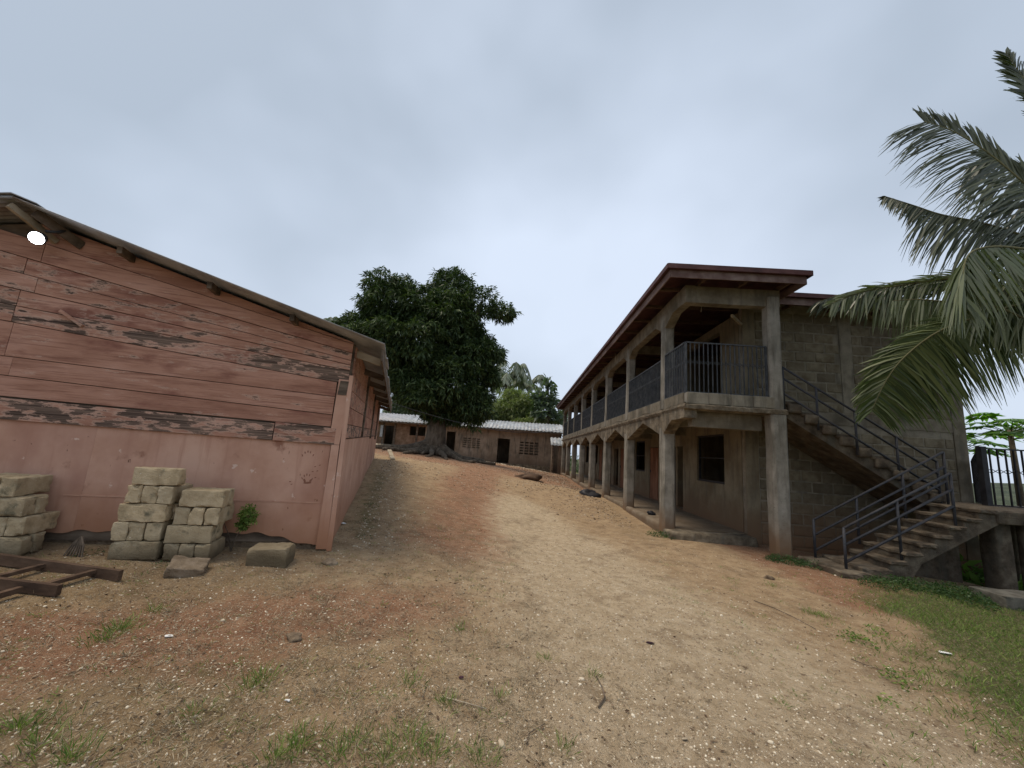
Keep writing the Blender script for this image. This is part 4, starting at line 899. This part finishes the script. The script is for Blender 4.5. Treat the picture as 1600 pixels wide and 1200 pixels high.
def frond(parent, pts, n, L0, w_, side_f, m='palm', rib=.022, seed=0, prof=None, ribm='palmrib', taper=True, jit=.12):
    """pts: control points of the midrib from base to tip; side_f(t, T) -> [(dir, length factor), ...] per side"""
    pts = [Vector(p) for p in pts]; K = len(pts)
    def cr(t):
        f = t*(K-1); i = min(int(f), K-2); u = f-i; p0 = pts[max(i-1, 0)]; p1 = pts[i]; p2 = pts[i+1]; p3_ = pts[min(i+2, K-1)]
        return .5*((2*p1)+(p2-p0)*u+(2*p0-5*p1+4*p2-p3_)*u*u+(3*p1-p0-3*p2+p3_)*u**3)
    ribp = [cr(i/24) for i in range(25)]; r = np.random.default_rng(seed)
    root = MB().tube(ribp, [rib*(1-.8*i/24) for i in range(25)], 6).build('frond', ribm, parent, True)
    V = []; Fc = []
    for i in range(n):
        t = .06+.94*i/(n-1); p = cr(t); T = (cr(min(1, t+.02))-cr(max(0, t-.02))).normalized()
        pf = prof(t) if prof else (math.sin(math.pi*min(1, .12+.8*t)))**.7
        for d, lf_ in side_f(t, T):
            d = Vector(d)+Vector(r.normal(size=3)*jit); d.normalize(); ln = L0*pf*lf_*r.uniform(.86, 1.1); 
            if r.random() < .08: ln *= r.uniform(.3, .7)
            sag = Vector((0, 0, -1))*ln*.16*r.uniform(.3, 1.8); a = p; b1 = p+d*ln*.4; b2 = p+d*ln*.72+sag*.45; b3 = p+d*ln+sag*1.3
            wv = T.cross(d).cross(d) if False else (T-d*T.dot(d)); 
            wv = wv.normalized() if wv.length > 1e-4 else Vector((0, 1, 0)); tw = d.cross(wv); wv = (wv*math.cos(.5)+tw*math.sin(.5)*(1 if r.random() < .5 else -1)); hw = w_*.5*r.uniform(.8, 1.2)
            k = len(V); V += [tuple(a-wv*hw*.5), tuple(a+wv*hw*.5), tuple(b1-wv*hw), tuple(b1+wv*hw), tuple(b2-wv*hw*.75), tuple(b2+wv*hw*.75), tuple(b3-wv*hw*.1), tuple(b3+wv*hw*.1)]
            Fc += [(k, k+1, k+3, k+2), (k+2, k+3, k+5, k+4), (k+4, k+5, k+7, k+6)]
    link('leaflets', arr_mesh('leaflets', V, Fc), m, root)
    return root
def std_side(up=(0, 0, 1), fwd=.75, drop=.35):
    def f(t, T):
        s = T.cross(Vector(up)); s = s.normalized() if s.length > 1e-3 else Vector((1, 0, 0)); return [(s+T*fwd*(.5+t)+Vector((0, 0, -drop)), 1), (-s+T*fwd*(.5+t)+Vector((0, 0, -drop)), 1)]
    return f
# near coconut palm on the right, crown just outside the frame
CR = Vector((7.75, 5.6, 4.35))
palm = thing('coconut_palm', 'near coconut palm reaching its long fronds in from the right edge', 'palm', (8.3, 4.9, g1(8.3, 4.9)))
PB = palm.location.copy()
MB().tube([(0, 0, -.3), (-.05, .15, 1.2), (-.3, .45, 2.8), tuple(CR-PB)], [.24, .17, .15, .17], 14).build('trunk', 'bark', palm, True)
def fp(lst): return [CR-PB]+[onY(x, y, Y)-PB for x, y, Y in lst]
dn = Vector((0, 0, -1)); bk = Vector((0, 1, 0))
# F6 big lower frond
def f6(t, T):
    perp = Vector((T.z, 0, -T.x)).normalized(); perp = perp if perp.z < 0 else -perp
    return [(perp*1.0+T*(.05+.55*max(0, t-.55))+dn*.25+Vector((.12, -.1, 0)), 1.0), (-perp*.55+T*.8+bk*.4+dn*.1, .62)]
frond(palm, fp([(1600, 474, 5.7), (1545, 489, 5.7), (1470, 516, 5.8), (1416, 555, 5.9), (1385, 594, 6.0), (1362, 642, 6.1)]), 320, .92, .032, f6, 'palmgreen', seed=1, prof=lambda t: .6+.42*math.sin(math.pi*t)**.8 if t < .8 else .88-.5*(t-.8)/.2, jit=.07)
# F5 two fronds lying over the roof line
def f5(t, T): return [(dn*1.0+T*.35, .32), (Vector((0, .1, .0))+T*.9+dn*.35, .8)]
frond(palm, fp([(1600, 455, 6.0), (1530, 436, 6.3), (1470, 436, 6.6), (1400, 444, 6.9), (1340, 453, 7.05), (1283, 470, 7.15)]), 220, .95, .036, f5, 'palm', seed=2, jit=.12)
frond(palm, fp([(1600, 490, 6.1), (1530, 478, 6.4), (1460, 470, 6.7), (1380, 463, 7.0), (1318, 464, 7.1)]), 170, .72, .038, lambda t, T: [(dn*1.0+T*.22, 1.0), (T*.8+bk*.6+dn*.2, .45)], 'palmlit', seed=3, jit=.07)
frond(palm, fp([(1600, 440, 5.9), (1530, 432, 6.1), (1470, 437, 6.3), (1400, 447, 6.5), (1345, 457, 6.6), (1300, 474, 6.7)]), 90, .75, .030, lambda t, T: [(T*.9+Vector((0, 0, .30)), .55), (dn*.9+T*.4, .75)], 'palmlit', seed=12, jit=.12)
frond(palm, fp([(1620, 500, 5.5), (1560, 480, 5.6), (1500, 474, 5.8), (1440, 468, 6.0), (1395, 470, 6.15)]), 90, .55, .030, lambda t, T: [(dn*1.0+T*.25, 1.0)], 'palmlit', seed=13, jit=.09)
# F4 frond in the lit leaflet colour, arching towards the viewer
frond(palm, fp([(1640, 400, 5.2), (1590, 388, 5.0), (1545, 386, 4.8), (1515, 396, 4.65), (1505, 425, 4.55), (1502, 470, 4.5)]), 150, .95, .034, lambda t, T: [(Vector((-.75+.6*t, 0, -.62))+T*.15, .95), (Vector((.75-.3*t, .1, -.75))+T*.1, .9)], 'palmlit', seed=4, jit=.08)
# F3
frond(palm, fp([(1640, 392, 5.4), (1590, 365, 5.4), (1530, 347, 5.5), (1470, 335, 5.6), (1428, 321, 5.7), (1384, 307, 5.8)]), 180, 1.0, .028, lambda t, T: [(Vector((-.55, 0, -.85))+T*.12, 1.0 if t < .75 else .6), (Vector((-.3, .6, .2))+T*.7, .5)], 'palm', seed=5, jit=.06, prof=lambda t: (.9 if t < .6 else .9-.65*(t-.6)/.4))
# F2
frond(palm, fp([(1680, 380, 5.4), (1640, 320, 5.4), (1600, 286, 5.4), (1543, 238, 5.5), (1487, 204, 5.6), (1445, 190, 5.7)]), 180, 1.2, .028, lambda t, T: [(Vector((-.85, 0, -.50))+T*.15, 1.0), (Vector((.12, .1, 1.0))+T*.55, .55)], 'palm', seed=6, jit=.07, prof=lambda t: (.6+.4*math.sin(math.pi*t)))
# F1 near top right
frond(palm, fp([(1720, 330, 5.3), (1680, 240, 5.3), (1640, 175, 5.3), (1605, 130, 5.4), (1575, 88, 5.5)]), 120, .8, .045, lambda t, T: [(Vector((-.8, 0, .15))+T*.8, .8), (Vector((.5, .1, .5))+T*.8, .9)], 'palm', seed=7, jit=.07)
frond(palm, fp([(1700, 350, 5.6), (1650, 300, 5.8), (1605, 270, 6.0), (1560, 252, 6.1), (1535, 246, 6.2)]), 150, 1.15, .034, lambda t, T: [(Vector((-.6, 0, -.8))+T*.2, 1), (Vector((-.2, .2, .8))+T*.5, .5)], 'palm', seed=8, jit=.08)
# remaining fronds of the crown, outside the frame
for i, az in enumerate((-40, -10, 20, 50, 80)):
    a = math.radians(az); d = Vector((math.cos(a), math.sin(a), 0)); c = CR-PB; el = .9 if i % 2 else .2
    frond(palm, [c, c+d*.7+Vector((0, 0, .5*el)), c+d*1.5+Vector((0, 0, .75*el)), c+d*2.3+Vector((0, 0, .45*el)), c+d*2.9+Vector((0, 0, -.3+.2*el))], 60, .75, .038, std_side(), 'palm', seed=20+i)
# far palms
def farpalm(label, x, y, Y, R0, n, seed, h=None):
    c = onY(x, y, Y); g = g1(c.x, Y); t = thing('coconut_palm', label, 'palm', (c.x, Y, g), 0, 'distant coconut palms'); H = c.z-g
    MB().tube([(0, 0, -.5), (.1, 0, H*.5), (0, 0, H)], [.25, .2, .16], 8).build('trunk', 'bark', t, True)
    r = random.Random(seed)
    for i in range(n):
        a = 2*math.pi*i/n+r.uniform(-.2, .2); el = r.uniform(-.5, 1.15); d = Vector((math.cos(a), math.sin(a)*.8, 0)); c0 = Vector((0, 0, H)); Ld = R0*r.uniform(.85, 1.1)
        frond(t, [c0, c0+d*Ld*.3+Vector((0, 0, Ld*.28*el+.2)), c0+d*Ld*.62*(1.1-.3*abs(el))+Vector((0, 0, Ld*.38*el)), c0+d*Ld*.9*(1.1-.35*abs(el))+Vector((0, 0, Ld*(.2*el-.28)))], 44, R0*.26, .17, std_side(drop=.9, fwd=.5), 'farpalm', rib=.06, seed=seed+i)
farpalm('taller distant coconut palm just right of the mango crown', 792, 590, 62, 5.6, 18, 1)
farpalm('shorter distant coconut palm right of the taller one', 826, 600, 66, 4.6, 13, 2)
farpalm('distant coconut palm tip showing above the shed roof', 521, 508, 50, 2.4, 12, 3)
# papaya trees
def papaya(label, x, y, Y, n, seed, ls=.42):
    c = onY(x, y, Y); g = g1(c.x, Y); H = c.z-g; t = thing('papaya_tree', label, 'tree', (c.x, Y, g), 0, 'papaya trees beyond the landing'); r = random.Random(seed)
    MB().tube([(0, 0, -.3), (.03, 0, H*.5), (0, 0, H)], [.09, .075, .05], 9).build('trunk', 'bark', t, True)
    for i in range(n):
        a = 2*math.pi*i/n*1.0+r.uniform(-.3, .3); el = r.uniform(-.1, .85); d = Vector((math.cos(a), math.sin(a), el)).normalized(); Ls = r.uniform(.55, .9)
        c0 = Vector((0, 0, H-.25*r.random())); e_ = c0+d*Ls; rt_ = MB().tube([c0, c0+d*Ls*.5+Vector((0, 0, .04)), e_], [.012, .01, .007], 5).build('leaf_stalk', 'weed', t)
        lm = MB(); nl = 9; dd = Vector((d.x, d.y, -.15)).normalized(); sd_ = dd.cross(Vector((0, 0, 1))).normalized(); nrm = sd_.cross(dd)
        for k in range(nl):
            th = math.radians(-150+300*k/(nl-1)); u = dd*math.cos(th)+sd_*math.sin(th)+nrm*-.12; L_ = ls*(1-.35*abs(th)/2.6)*r.uniform(.85, 1.1); q = u.cross(nrm).normalized()
            for (s0, hw) in ((.55, .13),):
                m1 = e_+u*L_*s0; tp = e_+u*L_+Vector((0, 0, -.05)); lm.quad(e_, m1-q*L_*hw, tp, m1+q*L_*hw)
                for sg in (-1, 1):
                    lm.tri(e_+u*L_*.35, m1+q*sg*L_*(hw+.17)+u*L_*.12, m1+u*L_*.1)
        lm.build('leaf', 'papaya', rt_)
papaya('papaya tree with bright leaf crown above the landing railing', 1578, 672, 10.5, 20, 3, .55)
papaya('papaya tree half hidden behind the end wall corner', 1500, 695, 12.5, 16, 4, .55)
# distant hills
hm = MB(); V = []; Fc = []; na = 120
for j, (rr, hh) in enumerate(((170, -12), (210, 5), (260, 11), (330, 5), (420, -20))):
    for i in range(na):
        a = 2*math.pi*i/na; z = hh*(.55+.45*math.sin(a*3+1)+.18*math.sin(a*11)+.08*math.sin(a*29))+(-4 if j in (0, 4) else 0)-(6 if abs(a-math.pi/2) < .9 else 0)
        V.append((rr*math.cos(a), rr*math.sin(a), z if hh > 0 else hh))
for j in range(4):
    for i in range(na): k = (i+1) % na; Fc.append((j*na+i, j*na+k, (j+1)*na+k, (j+1)*na+i))
M['hill'] = mat('wooded_hill', [(.05, .07, .045), (.085, .105, .065), (.12, .14, .09)], .12, detail=10, bump=1, bscale=.5, bdist=3, coord='World')
tag(link('hills', arr_mesh('hills', V, Fc), 'hill', None, True), kind='structure')
# dense undergrowth falling away on the right (uncountable)
def scatter_box(n, x0, x1, y0, y1, h0, h1):
    x = rng.uniform(x0, x1, n); y = rng.uniform(y0, y1, n); z = gz(x, y)+rng.uniform(0, 1, n)*rng.uniform(h0, h1, n)*(.6+.4*np.sin(x*1.3)*np.sin(y*1.1)); return np.stack([x, y, z], 1)
P = scatter_box(26000, 9.4, 26, 7.5, 30, .4, 1.5); P = P[(P[:, 0] > 10.2)]; 
P2 = scatter_box(5000, 8.4, 13, 8.9, 14, .1, .9); P2 = P2[P2[:, 0] > 9.7]; P3_ = scatter_box(3500, 8.6, 14, 5.2, 8.9, .05, .75)
P = np.concatenate([P, P2, P3_])
D = rand_dirs(len(P)); D[:, 2] = abs(D[:, 2])*.6; Vv, Ff = blades(P, D, rand_dirs(len(P)), rng.uniform(.12, .34, len(P)), rng.uniform(.05, .13, len(P)))
tag(link('undergrowth', arr_mesh('undergrowth', Vv, Ff), 'brightgrass'), 'tangle of bright green undergrowth on the slope beyond the staircase', 'undergrowth', kind='stuff')
P = []
for (x0, x1, y0, y1, n, h) in ((-40, -15, 36, 60, 9000, 3.5), (-15, 12, 50, 62, 7000, 3.2), (8, 30, 34, 60, 7000, 3.0)): P.append(scatter_box(n, x0, x1, y0, y1, h*.6, h))
P = np.concatenate(P); Vv, Ff = blades(P, rand_dirs(len(P)), rand_dirs(len(P)), rng.uniform(.3, .7, len(P)), rng.uniform(.1, .25, len(P)))
tag(link('scrub', arr_mesh('scrub', Vv, Ff), 'farleaf'), 'mass of dull green scrub behind the classroom row', 'scrub', kind='stuff')

# ------------------------------------------------------------------ ground cover and litter
def polar(n, r0=1.9, r1=26, a0=-62, a1=62, pw=1.0):
    r = r0*(r1/r0)**(rng.uniform(0, 1, n)**pw); a = np.radians(rng.uniform(a0, a1, n)); return r*np.sin(a), r*np.cos(a)
def outside(x, y):
    """keep points off the shed and the school"""
    lx = (x-C0.x)*FD.x+(y-C0.y)*FD.y; ly = (x-C0.x)*SDv.x+(y-C0.y)*SDv.y
    ins = (lx < .06) & (lx > -7.4) & (ly > -.04) & (ly < LN)
    ins |= (x > 3.1) & (y > 8.85) & (y < 31.2); ins |= (x > 5.1) & (x < 6.6) & (y > 6.7) & (y < 7.6)
    return ~ins
# pebbles
ico = bmesh.new(); bmesh.ops.create_cone(ico, cap_ends=True, cap_tris=True, segments=5, radius1=1, radius2=.55, depth=1.2); bmesh.ops.triangulate(ico, faces=ico.faces[:]); IV = np.array([v_.co[:] for v_ in ico.verts]); IF = np.array([[v_.index for v_ in f.verts] for f in ico.faces]); ico.free()
x, y = polar(120000, 1.9, 24, pw=.85); rd_, pl_, gr_, dk_ = soil(x, y); keep = outside(x, y) & (rng.random(len(x)) < .35+.65*np.clip(pl_+dk_*.6+.4*fn(x, y, 1.6, 9), 0, 1)-.5*(gr_ > .6)); x, y = x[keep], y[keep]
n = len(x); s = .0028+.0075*rng.random(n)**3; s = np.where(rng.random(n) < .02, s*rng.uniform(1.2, 2.6, n), s)
sc = np.stack([s*rng.uniform(.8, 1.6, n), s*rng.uniform(.7, 1.2, n), s*rng.uniform(.35, .7, n)], 1); an = rng.uniform(0, 6.28, n)
NV = len(IV); J = 1+.3*rng.normal(size=(n, NV, 1)).clip(-1, 1); Q = IV[None]*J*sc[:, None, :]; ca_, sa_ = np.cos(an)[:, None], np.sin(an)[:, None]
Qx = Q[:, :, 0]*ca_-Q[:, :, 1]*sa_; Qy = Q[:, :, 0]*sa_+Q[:, :, 1]*ca_
Vp = np.stack([Qx+x[:, None], Qy+y[:, None], Q[:, :, 2]+(gz(x, y)+s*.15)[:, None]], 2).reshape(-1, 3); Fp = (IF[None]+NV*np.arange(n)[:, None, None]).reshape(-1, 3)
tag(link('gravel', arr_mesh('gravel', Vp, Fp), 'pebble'), 'pale pebbles and grit strewn over the laterite yard', 'gravel', kind='stuff')
def chips(x, y, s, nm, lab, m='pebble'):
    k = outside(x, y); x, y, s = x[k], y[k], s[k]; n = len(x); sc = np.stack([s*rng.uniform(.8, 1.5, n), s*rng.uniform(.7, 1.2, n), s*rng.uniform(.35, .7, n)], 1); an = rng.uniform(0, 6.28, n)
    Q = IV[None]*(1+.3*rng.normal(size=(n, NV, 1)).clip(-1, 1))*sc[:, None, :]; c_, s_ = np.cos(an)[:, None], np.sin(an)[:, None]
    V = np.stack([Q[:, :, 0]*c_-Q[:, :, 1]*s_+x[:, None], Q[:, :, 0]*s_+Q[:, :, 1]*c_+y[:, None], Q[:, :, 2]+(gz(x, y)+s*.2)[:, None]], 2).reshape(-1, 3)
    tag(link(nm, arr_mesh(nm, V, (IF[None]+NV*np.arange(n)[:, None, None]).reshape(-1, 3)), m), lab, 'rubble', kind='stuff')
n = 1500; t = rng.random(n)*LN; o_ = .3+np.abs(rng.normal(0, .5, n)); chips(C0.x+SDv.x*t+FD.x*o_, C0.y+SDv.y*t+FD.y*o_, .005+.018*rng.random(n)**2.5, 'chippings', 'pale stone chippings along the side of the pink shed')
n = 3600; yy = rng.uniform(9.5, 30, n); xx = 2.8-np.abs(rng.normal(0, .6+.04*yy, n)); chips(xx, yy, (.006+.018*rng.random(n)**2.5)*(1+.03*yy), 'rubble', 'broken rubble strewn along the veranda edge', 'chipmix')
n = 2000; xx = rng.uniform(-13, 3, n); yy = 33.2-np.abs(rng.normal(0, 1.1, n)); chips(xx, yy, .02+.07*rng.random(n)**2, 'rubble', 'pale rubble along the foot of the classroom row')
n = 5000; xx = rng.uniform(-7, 3, n); yy = rng.uniform(11, 30, n); k_ = fn(xx, yy, 1.1, 21) > -.15; chips(xx[k_], yy[k_], rng.uniform(.008, .03, k_.sum()), 'debris', 'small stones and debris on the far part of the yard', 'chipmix')
def flat_litter(n, r1, ln, wd, m, nm, lab, cat, dens):
    x, y = polar(n, 1.9, r1); k = outside(x, y) & (rng.random(n) < dens(x, y)); x, y = x[k], y[k]; n = len(x)
    D = rand_dirs(n); D[:, 2] *= .18; S = rand_dirs(n); S[:, 2] *= .5; V, F_ = blades(np.stack([x, y, gz(x, y)+.006], 1), D, S, ln*rng.uniform(.4, 1.3, n), wd*rng.uniform(.5, 1.3, n))
    tag(link(nm, arr_mesh(nm, V, F_), m), lab, cat, kind='stuff')
flat_litter(60000, 12, .045, .0035, 'straw', 'straw', 'short dry straw scattered over the yard', 'straw', lambda x, y: np.clip(.35+.5*fn(x, y, 2, 3)+.5*(x < -.2), .05, 1))
flat_litter(22000, 16, .028, .013, 'litter', 'leaf_litter', 'dead brown leaf crumbs scattered over the yard', 'leaf litter', lambda x, y: np.clip(.3+.5*fn(x, y, 1.5, 4), .05, 1)*(1-.7*soil(x, y)[1]))
def tufts(centers, m, nm, lab, cat, h=.09, blades_per=60, rad=.06, wd=.0035, lean=.6):
    Ps = []; Ds = []; Ls = []
    for (cx_, cy_, sc_) in centers:
        k = int(blades_per*sc_); a = rng.uniform(0, 6.28, k); r = np.abs(rng.normal(0, rad*sc_**.5, k)); xx = cx_+r*np.cos(a); yy = cy_+r*np.sin(a); a2 = a+rng.normal(0, .8, k)
        Ps.append(np.stack([xx, yy, gz(xx, yy)-.004], 1)); d = np.stack([np.cos(a2)*lean*rng.random(k)*1.4, np.sin(a2)*lean*rng.random(k)*1.4, np.ones(k)], 1); Ds.append(d); Ls.append(h*rng.uniform(.4, 1.25, k)*min(1.3, sc_**.4))
    P = np.concatenate(Ps); D = np.concatenate(Ds); L_ = np.concatenate(Ls); S = rand_dirs(len(P)); S[:, 2] = 0; bend = D*0; bend[:, :2] = D[:, :2]*L_[:, None]*.5; bend[:, 2] = -L_*.15
    V, F_ = blades(P, D, S, L_, wd*rng.uniform(.7, 1.4, len(P)), bend); tag(link(nm, arr_mesh(nm, V, F_), m), lab, cat, kind='stuff')
def zz(x, y):  # point on the ground seen at that photo position
    d = R @ Vector(((x-800)/F, -(y-600)/F, -1)); t = 0.5
    for _ in range(60):
        p = Vector((0, 0, CZ))+d*t; h = p.z-g1(p.x, p.y)
        if abs(h) < .002: break
        t += h/max(.15, -d.z*1.0+.05)
    return p
gl = []
for x, y, s in ((185, 985, 2.2), (160, 1000, 1.2), (410, 1062, 1.6), (395, 1075, 1.0), (25, 1140, 2.0), (60, 1165, 1.4), (110, 1185, 1.8), (470, 1165, 1.6), (530, 1180, 1.2), (640, 1165, 1.8), (680, 1180, 1.6), (600, 1190, 1.5), (300, 1115, .8), (880, 1170, .8), (240, 955, 1.0), (560, 1160, 1.1), (720, 985, .7), (640, 1070, .9), (700, 1100, 1.0), (855, 1030, .6), (925, 1055, .6), (1270, 960, 1.3), (1290, 965, 1.1), (1205, 915, .8), (780, 1090, .6), (430, 1185, 1.4), (750, 1190, 1.2)):
    p = zz(x, y); gl.append((p.x, p.y, s))
tufts(gl, 'grass', 'grass_tufts', 'green grass tufts in the near left and centre of the yard', 'grass', h=.075, blades_per=70)
dl = []
x, y = polar(1100, 1.9, 7); k = (x < .3) & outside(x, y); dl = [(a, b_, rng.uniform(.3, 1.1)) for a, b_ in zip(x[k], y[k])]
x, y = polar(300, 1.9, 9); k = outside(x, y); dl += [(a, b_, rng.uniform(.2, .6)) for a, b_ in zip(x[k], y[k])]
tufts(dl, 'straw', 'dry_grass', 'dry wiry grass tufts among the gravel', 'grass', h=.06, blades_per=45, rad=.06, wd=.0028, lean=1.2)
sl = [(a, b_, rng.uniform(.2, .7)) for a, b_ in zip(*polar(800, 1.9, 8)) if (a < 0 or a > 1.8) and outside(np.array([a]), np.array([b_]))[0]]
tufts(sl, 'grass', 'sparse_grass', 'thin green grass scattered through the trodden ground', 'grass', h=.045, blades_per=35, rad=.08, wd=.003, lean=1.0)
# grass sward on the right
n = 210000; x = rng.uniform(1.6, 11, n); y = rng.uniform(1.6, 7.6, n); k0 = rng.random(n) < np.clip(1.3-.1*np.hypot(x, y), .25, 1); x, y = x[k0], y[k0]
g_ = soil(x, y)[2]*(x > 1.2); pk = rng.random(len(x)) < g_**1.3*(.65+.35*np.clip(.6+fn(x, y, 3, 12), 0, 1)); pk &= outside(x, y); x, y = x[pk], y[pk]; n = len(x)
D = rand_dirs(n)*.75; D[:, 2] = 1; Lh = rng.uniform(.02, .07, n)*(1+.5*fn(x, y, 2.5, 5)).clip(.4, 2); S = rand_dirs(n); S[:, 2] = 0; bend = D*0; bend[:, :2] = D[:, :2]*Lh[:, None]*.5
V, F_ = blades(np.stack([x, y, gz(x, y)-.003], 1), D, S, Lh, rng.uniform(.003, .007, n), bend); tag(link('grass', arr_mesh('grass', V, F_), 'grass'), 'green grass covering the ground at the lower right', 'grass', kind='stuff')
print('grass', n)
# broad-leaved weeds at foot of column and stair
def weedpatch(label, pts, nm='weed_patch', hl=.03, cnt=900, h=.12, m='weed'):
    P = []
    for (cx_, cy_, r_) in pts:
        k = int(cnt*r_*r_/.09); a = rng.uniform(0, 6.28, k); rr = r_*np.sqrt(rng.random(k)); xx = cx_+rr*np.cos(a); yy = cy_+rr*np.sin(a); P.append(np.stack([xx, yy, gz(xx, yy)+rng.random(k)*h*(1-(rr/r_)**2*.7)], 1))
    P = np.concatenate(P); D = rand_dirs(len(P)); D[:, 2] = D[:, 2]*.4+.2; V, F_ = blades(P, D, rand_dirs(len(P)), hl*rng.uniform(.6, 1.6, len(P)), hl*.5*rng.uniform(.6, 1.3, len(P)))
    tag(link(nm, arr_mesh(nm, V, F_), m), label, 'weeds', kind='stuff')
weedpatch('dark green weeds round the foot of the front column', [(4.75, 7.45, .28), (5.05, 7.25, .25), (4.5, 7.4, .15)])
weedpatch('green weeds at the foot of the nearest veranda column', [(2.95, 8.75, .22), (3.1, 8.55, .16)], cnt=600)
weedpatch('leafy weeds beside the lowest stairs', [(6.1, 6.5, .32), (5.7, 6.45, .28), (6.6, 6.45, .35), (5.3, 6.3, .22), (7.1, 6.3, .3), (6.4, 6.15, .3)], cnt=800, h=.16)
weedpatch('small green weeds in the grass edge on the right', [tuple(zz(x_, y_).xy)+(s,) for x_, y_, s in ((1345, 1005, .13), (1400, 1060, .11), (1330, 1000, .1), (1370, 990, .1), (1410, 1075, .07), (1385,1100,.06))], cnt=500, h=.09, hl=.028, m='grass')
weedpatch('low weeds growing along the shed footing', [(-2.05, 5.6, .12), (-2.3, 6.4, .15), (-2.6, 7.3, .15), (-4.2, 4.05, .12), (-3.4, 4.05, .1)], cnt=400, h=.06, hl=.02)
# sapling growing by the pink wall
p = C0+FD*(-.95)-SDv*.12; sap = thing('sapling', 'small bushy green sapling growing against the pink wall', 'plant', (p.x, p.y, g1(p.x, p.y)))
MB().tube([(0, 0, 0), (.03, -.01, .15), (.12, -.02, .3)], [.008, .006, .004], 6).build('stem', 'bark', sap)
MB().tube([(0, 0, 0), (-.05, -.01, .18), (-.14, -.02, .33)], [.008, .005, .003], 5).build('stem', 'bark', sap); MB().tube([(-.06, -.01, .18), (-.2, -.02, .2)], [.004, .003], 5).build('stem', 'bark', sap)
V, F_ = crown([(.15, -.03, .40, .10, .06, .12), (.10, -.03, .30, .07, .05, .06)], 330, 4, .035, .013, .2, .2); link('leaves', arr_mesh('leaves', V, F_), 'grass', sap)
dry = thing('dry_plant', 'dried root bundle hanging off the left block stack', 'plant', (-4.25, 4.0, g1(-4.25, 4.0)))
for i in range(7): MB().tube([(0, 0, .18), (.02*i-.06, -.02, .1), (.03*i-.09, -.04, .0)], .008, 5).build('stem', 'wood', dry)
# sticks and litter
def stick(label, pix, r=.006, m='wood'):
    P = [zz(*q) for q in pix]; b_ = P[0]; o = MB().tube([(q-b_)+Vector((0, 0, .012)) for q in P], [r*(1-.5*i/len(P)) for i in range(len(P))], 6).build('twig', m, None, True, loc=b_); tag(o, label, 'twig')
stick('crooked dark twig in the centre foreground', [(935, 1108), (945, 1092), (940, 1075), (932, 1060)])
stick('long straight straw stalk left of centre foreground', [(690, 1092), (725, 1101), (760, 1111)], .004, 'palewood')
stick('branching bare twig standing near the bottom centre', [(822, 1165), (826, 1150), (838, 1142), (850, 1135)], .003)
stick('long thin dark twig lying on the gravel at right', [(1178, 940), (1210, 952), (1240, 966), (1275, 985)], .005)
stick('thin twig in the gravel at lower right', [(1330, 1032), (1350, 1040), (1380, 1050)], .004)
def scrap(nm, label, cat, x, y, s, m, seed=0, lift=.5):
    p = zz(x, y); r = random.Random(seed); mb = MB(); n = 7; c = (0, 0, s*.25*lift); ring = [(s*math.cos(2*math.pi*i/n)*r.uniform(.5, 1), s*.6*math.sin(2*math.pi*i/n)*r.uniform(.5, 1), s*r.uniform(0, .35)*lift) for i in range(n)]
    k = 0; mb.v = [c]+ring+[(a, b_, z-.004) for a, b_, z in [c]+ring]
    for i in range(n): j = (i+1) % n; mb.f += [(0, 1+i, 1+j), (n+1, n+2+j, n+2+i), (1+i, n+2+i, n+2+j, 1+j)]
    tag(mb.build(nm, m, loc=(p.x, p.y, p.z+.008)), label, cat)
scrap('plastic_scrap', 'small bright white plastic scrap in the left foreground', 'litter', 449, 1097, .022, 'white', 1, 1)
scrap('paper_scrap', 'thin pale green-white paper scrap in the left yard', 'litter', 263, 995, .035, 'white', 2, .2)
scrap('plastic_bag', 'crumpled white plastic bag on the grass at right', 'litter', 1477, 1022, .075, 'white', 3, .6)
scrap('plastic_wrapper', 'clear-white wrapper beside the shed corner', 'litter', 536, 819, .075, 'white', 4, .6)
scrap('dark_leaf', 'dark purple curled leaf in the centre foreground', 'litter', 720, 1061, .022, 'purple', 5, 1)
scrap('dark_pod', 'dark purple seed pod on the pale gravel right of centre', 'litter', 1016, 1006, .04, 'purple', 6, .4)
scrap('pale_chip', 'pale chip of stone at the lower right centre', 'litter', 1070, 1157, .025, 'palewood', 7, .8)
# overhead cable
a = C0+FD*.3+SDv*8.6+Vector((0, 0, 2.9)); pts = [a.lerp(Vector((3.2, 33.0, 3.6)), t)+Vector((0, 0, -1.0*4*t*(1-t)*.6)) for t in np.linspace(0, 1, 20)]
tag(MB().tube(pts, .012, 5).build('cable', 'black'), 'thin black cable strung low from the shed towards the classrooms', 'cable')
print('tris', sum(len(m_.loop_triangles) if m_.loop_triangles else len(m_.polygons) for m_ in bpy.data.meshes))
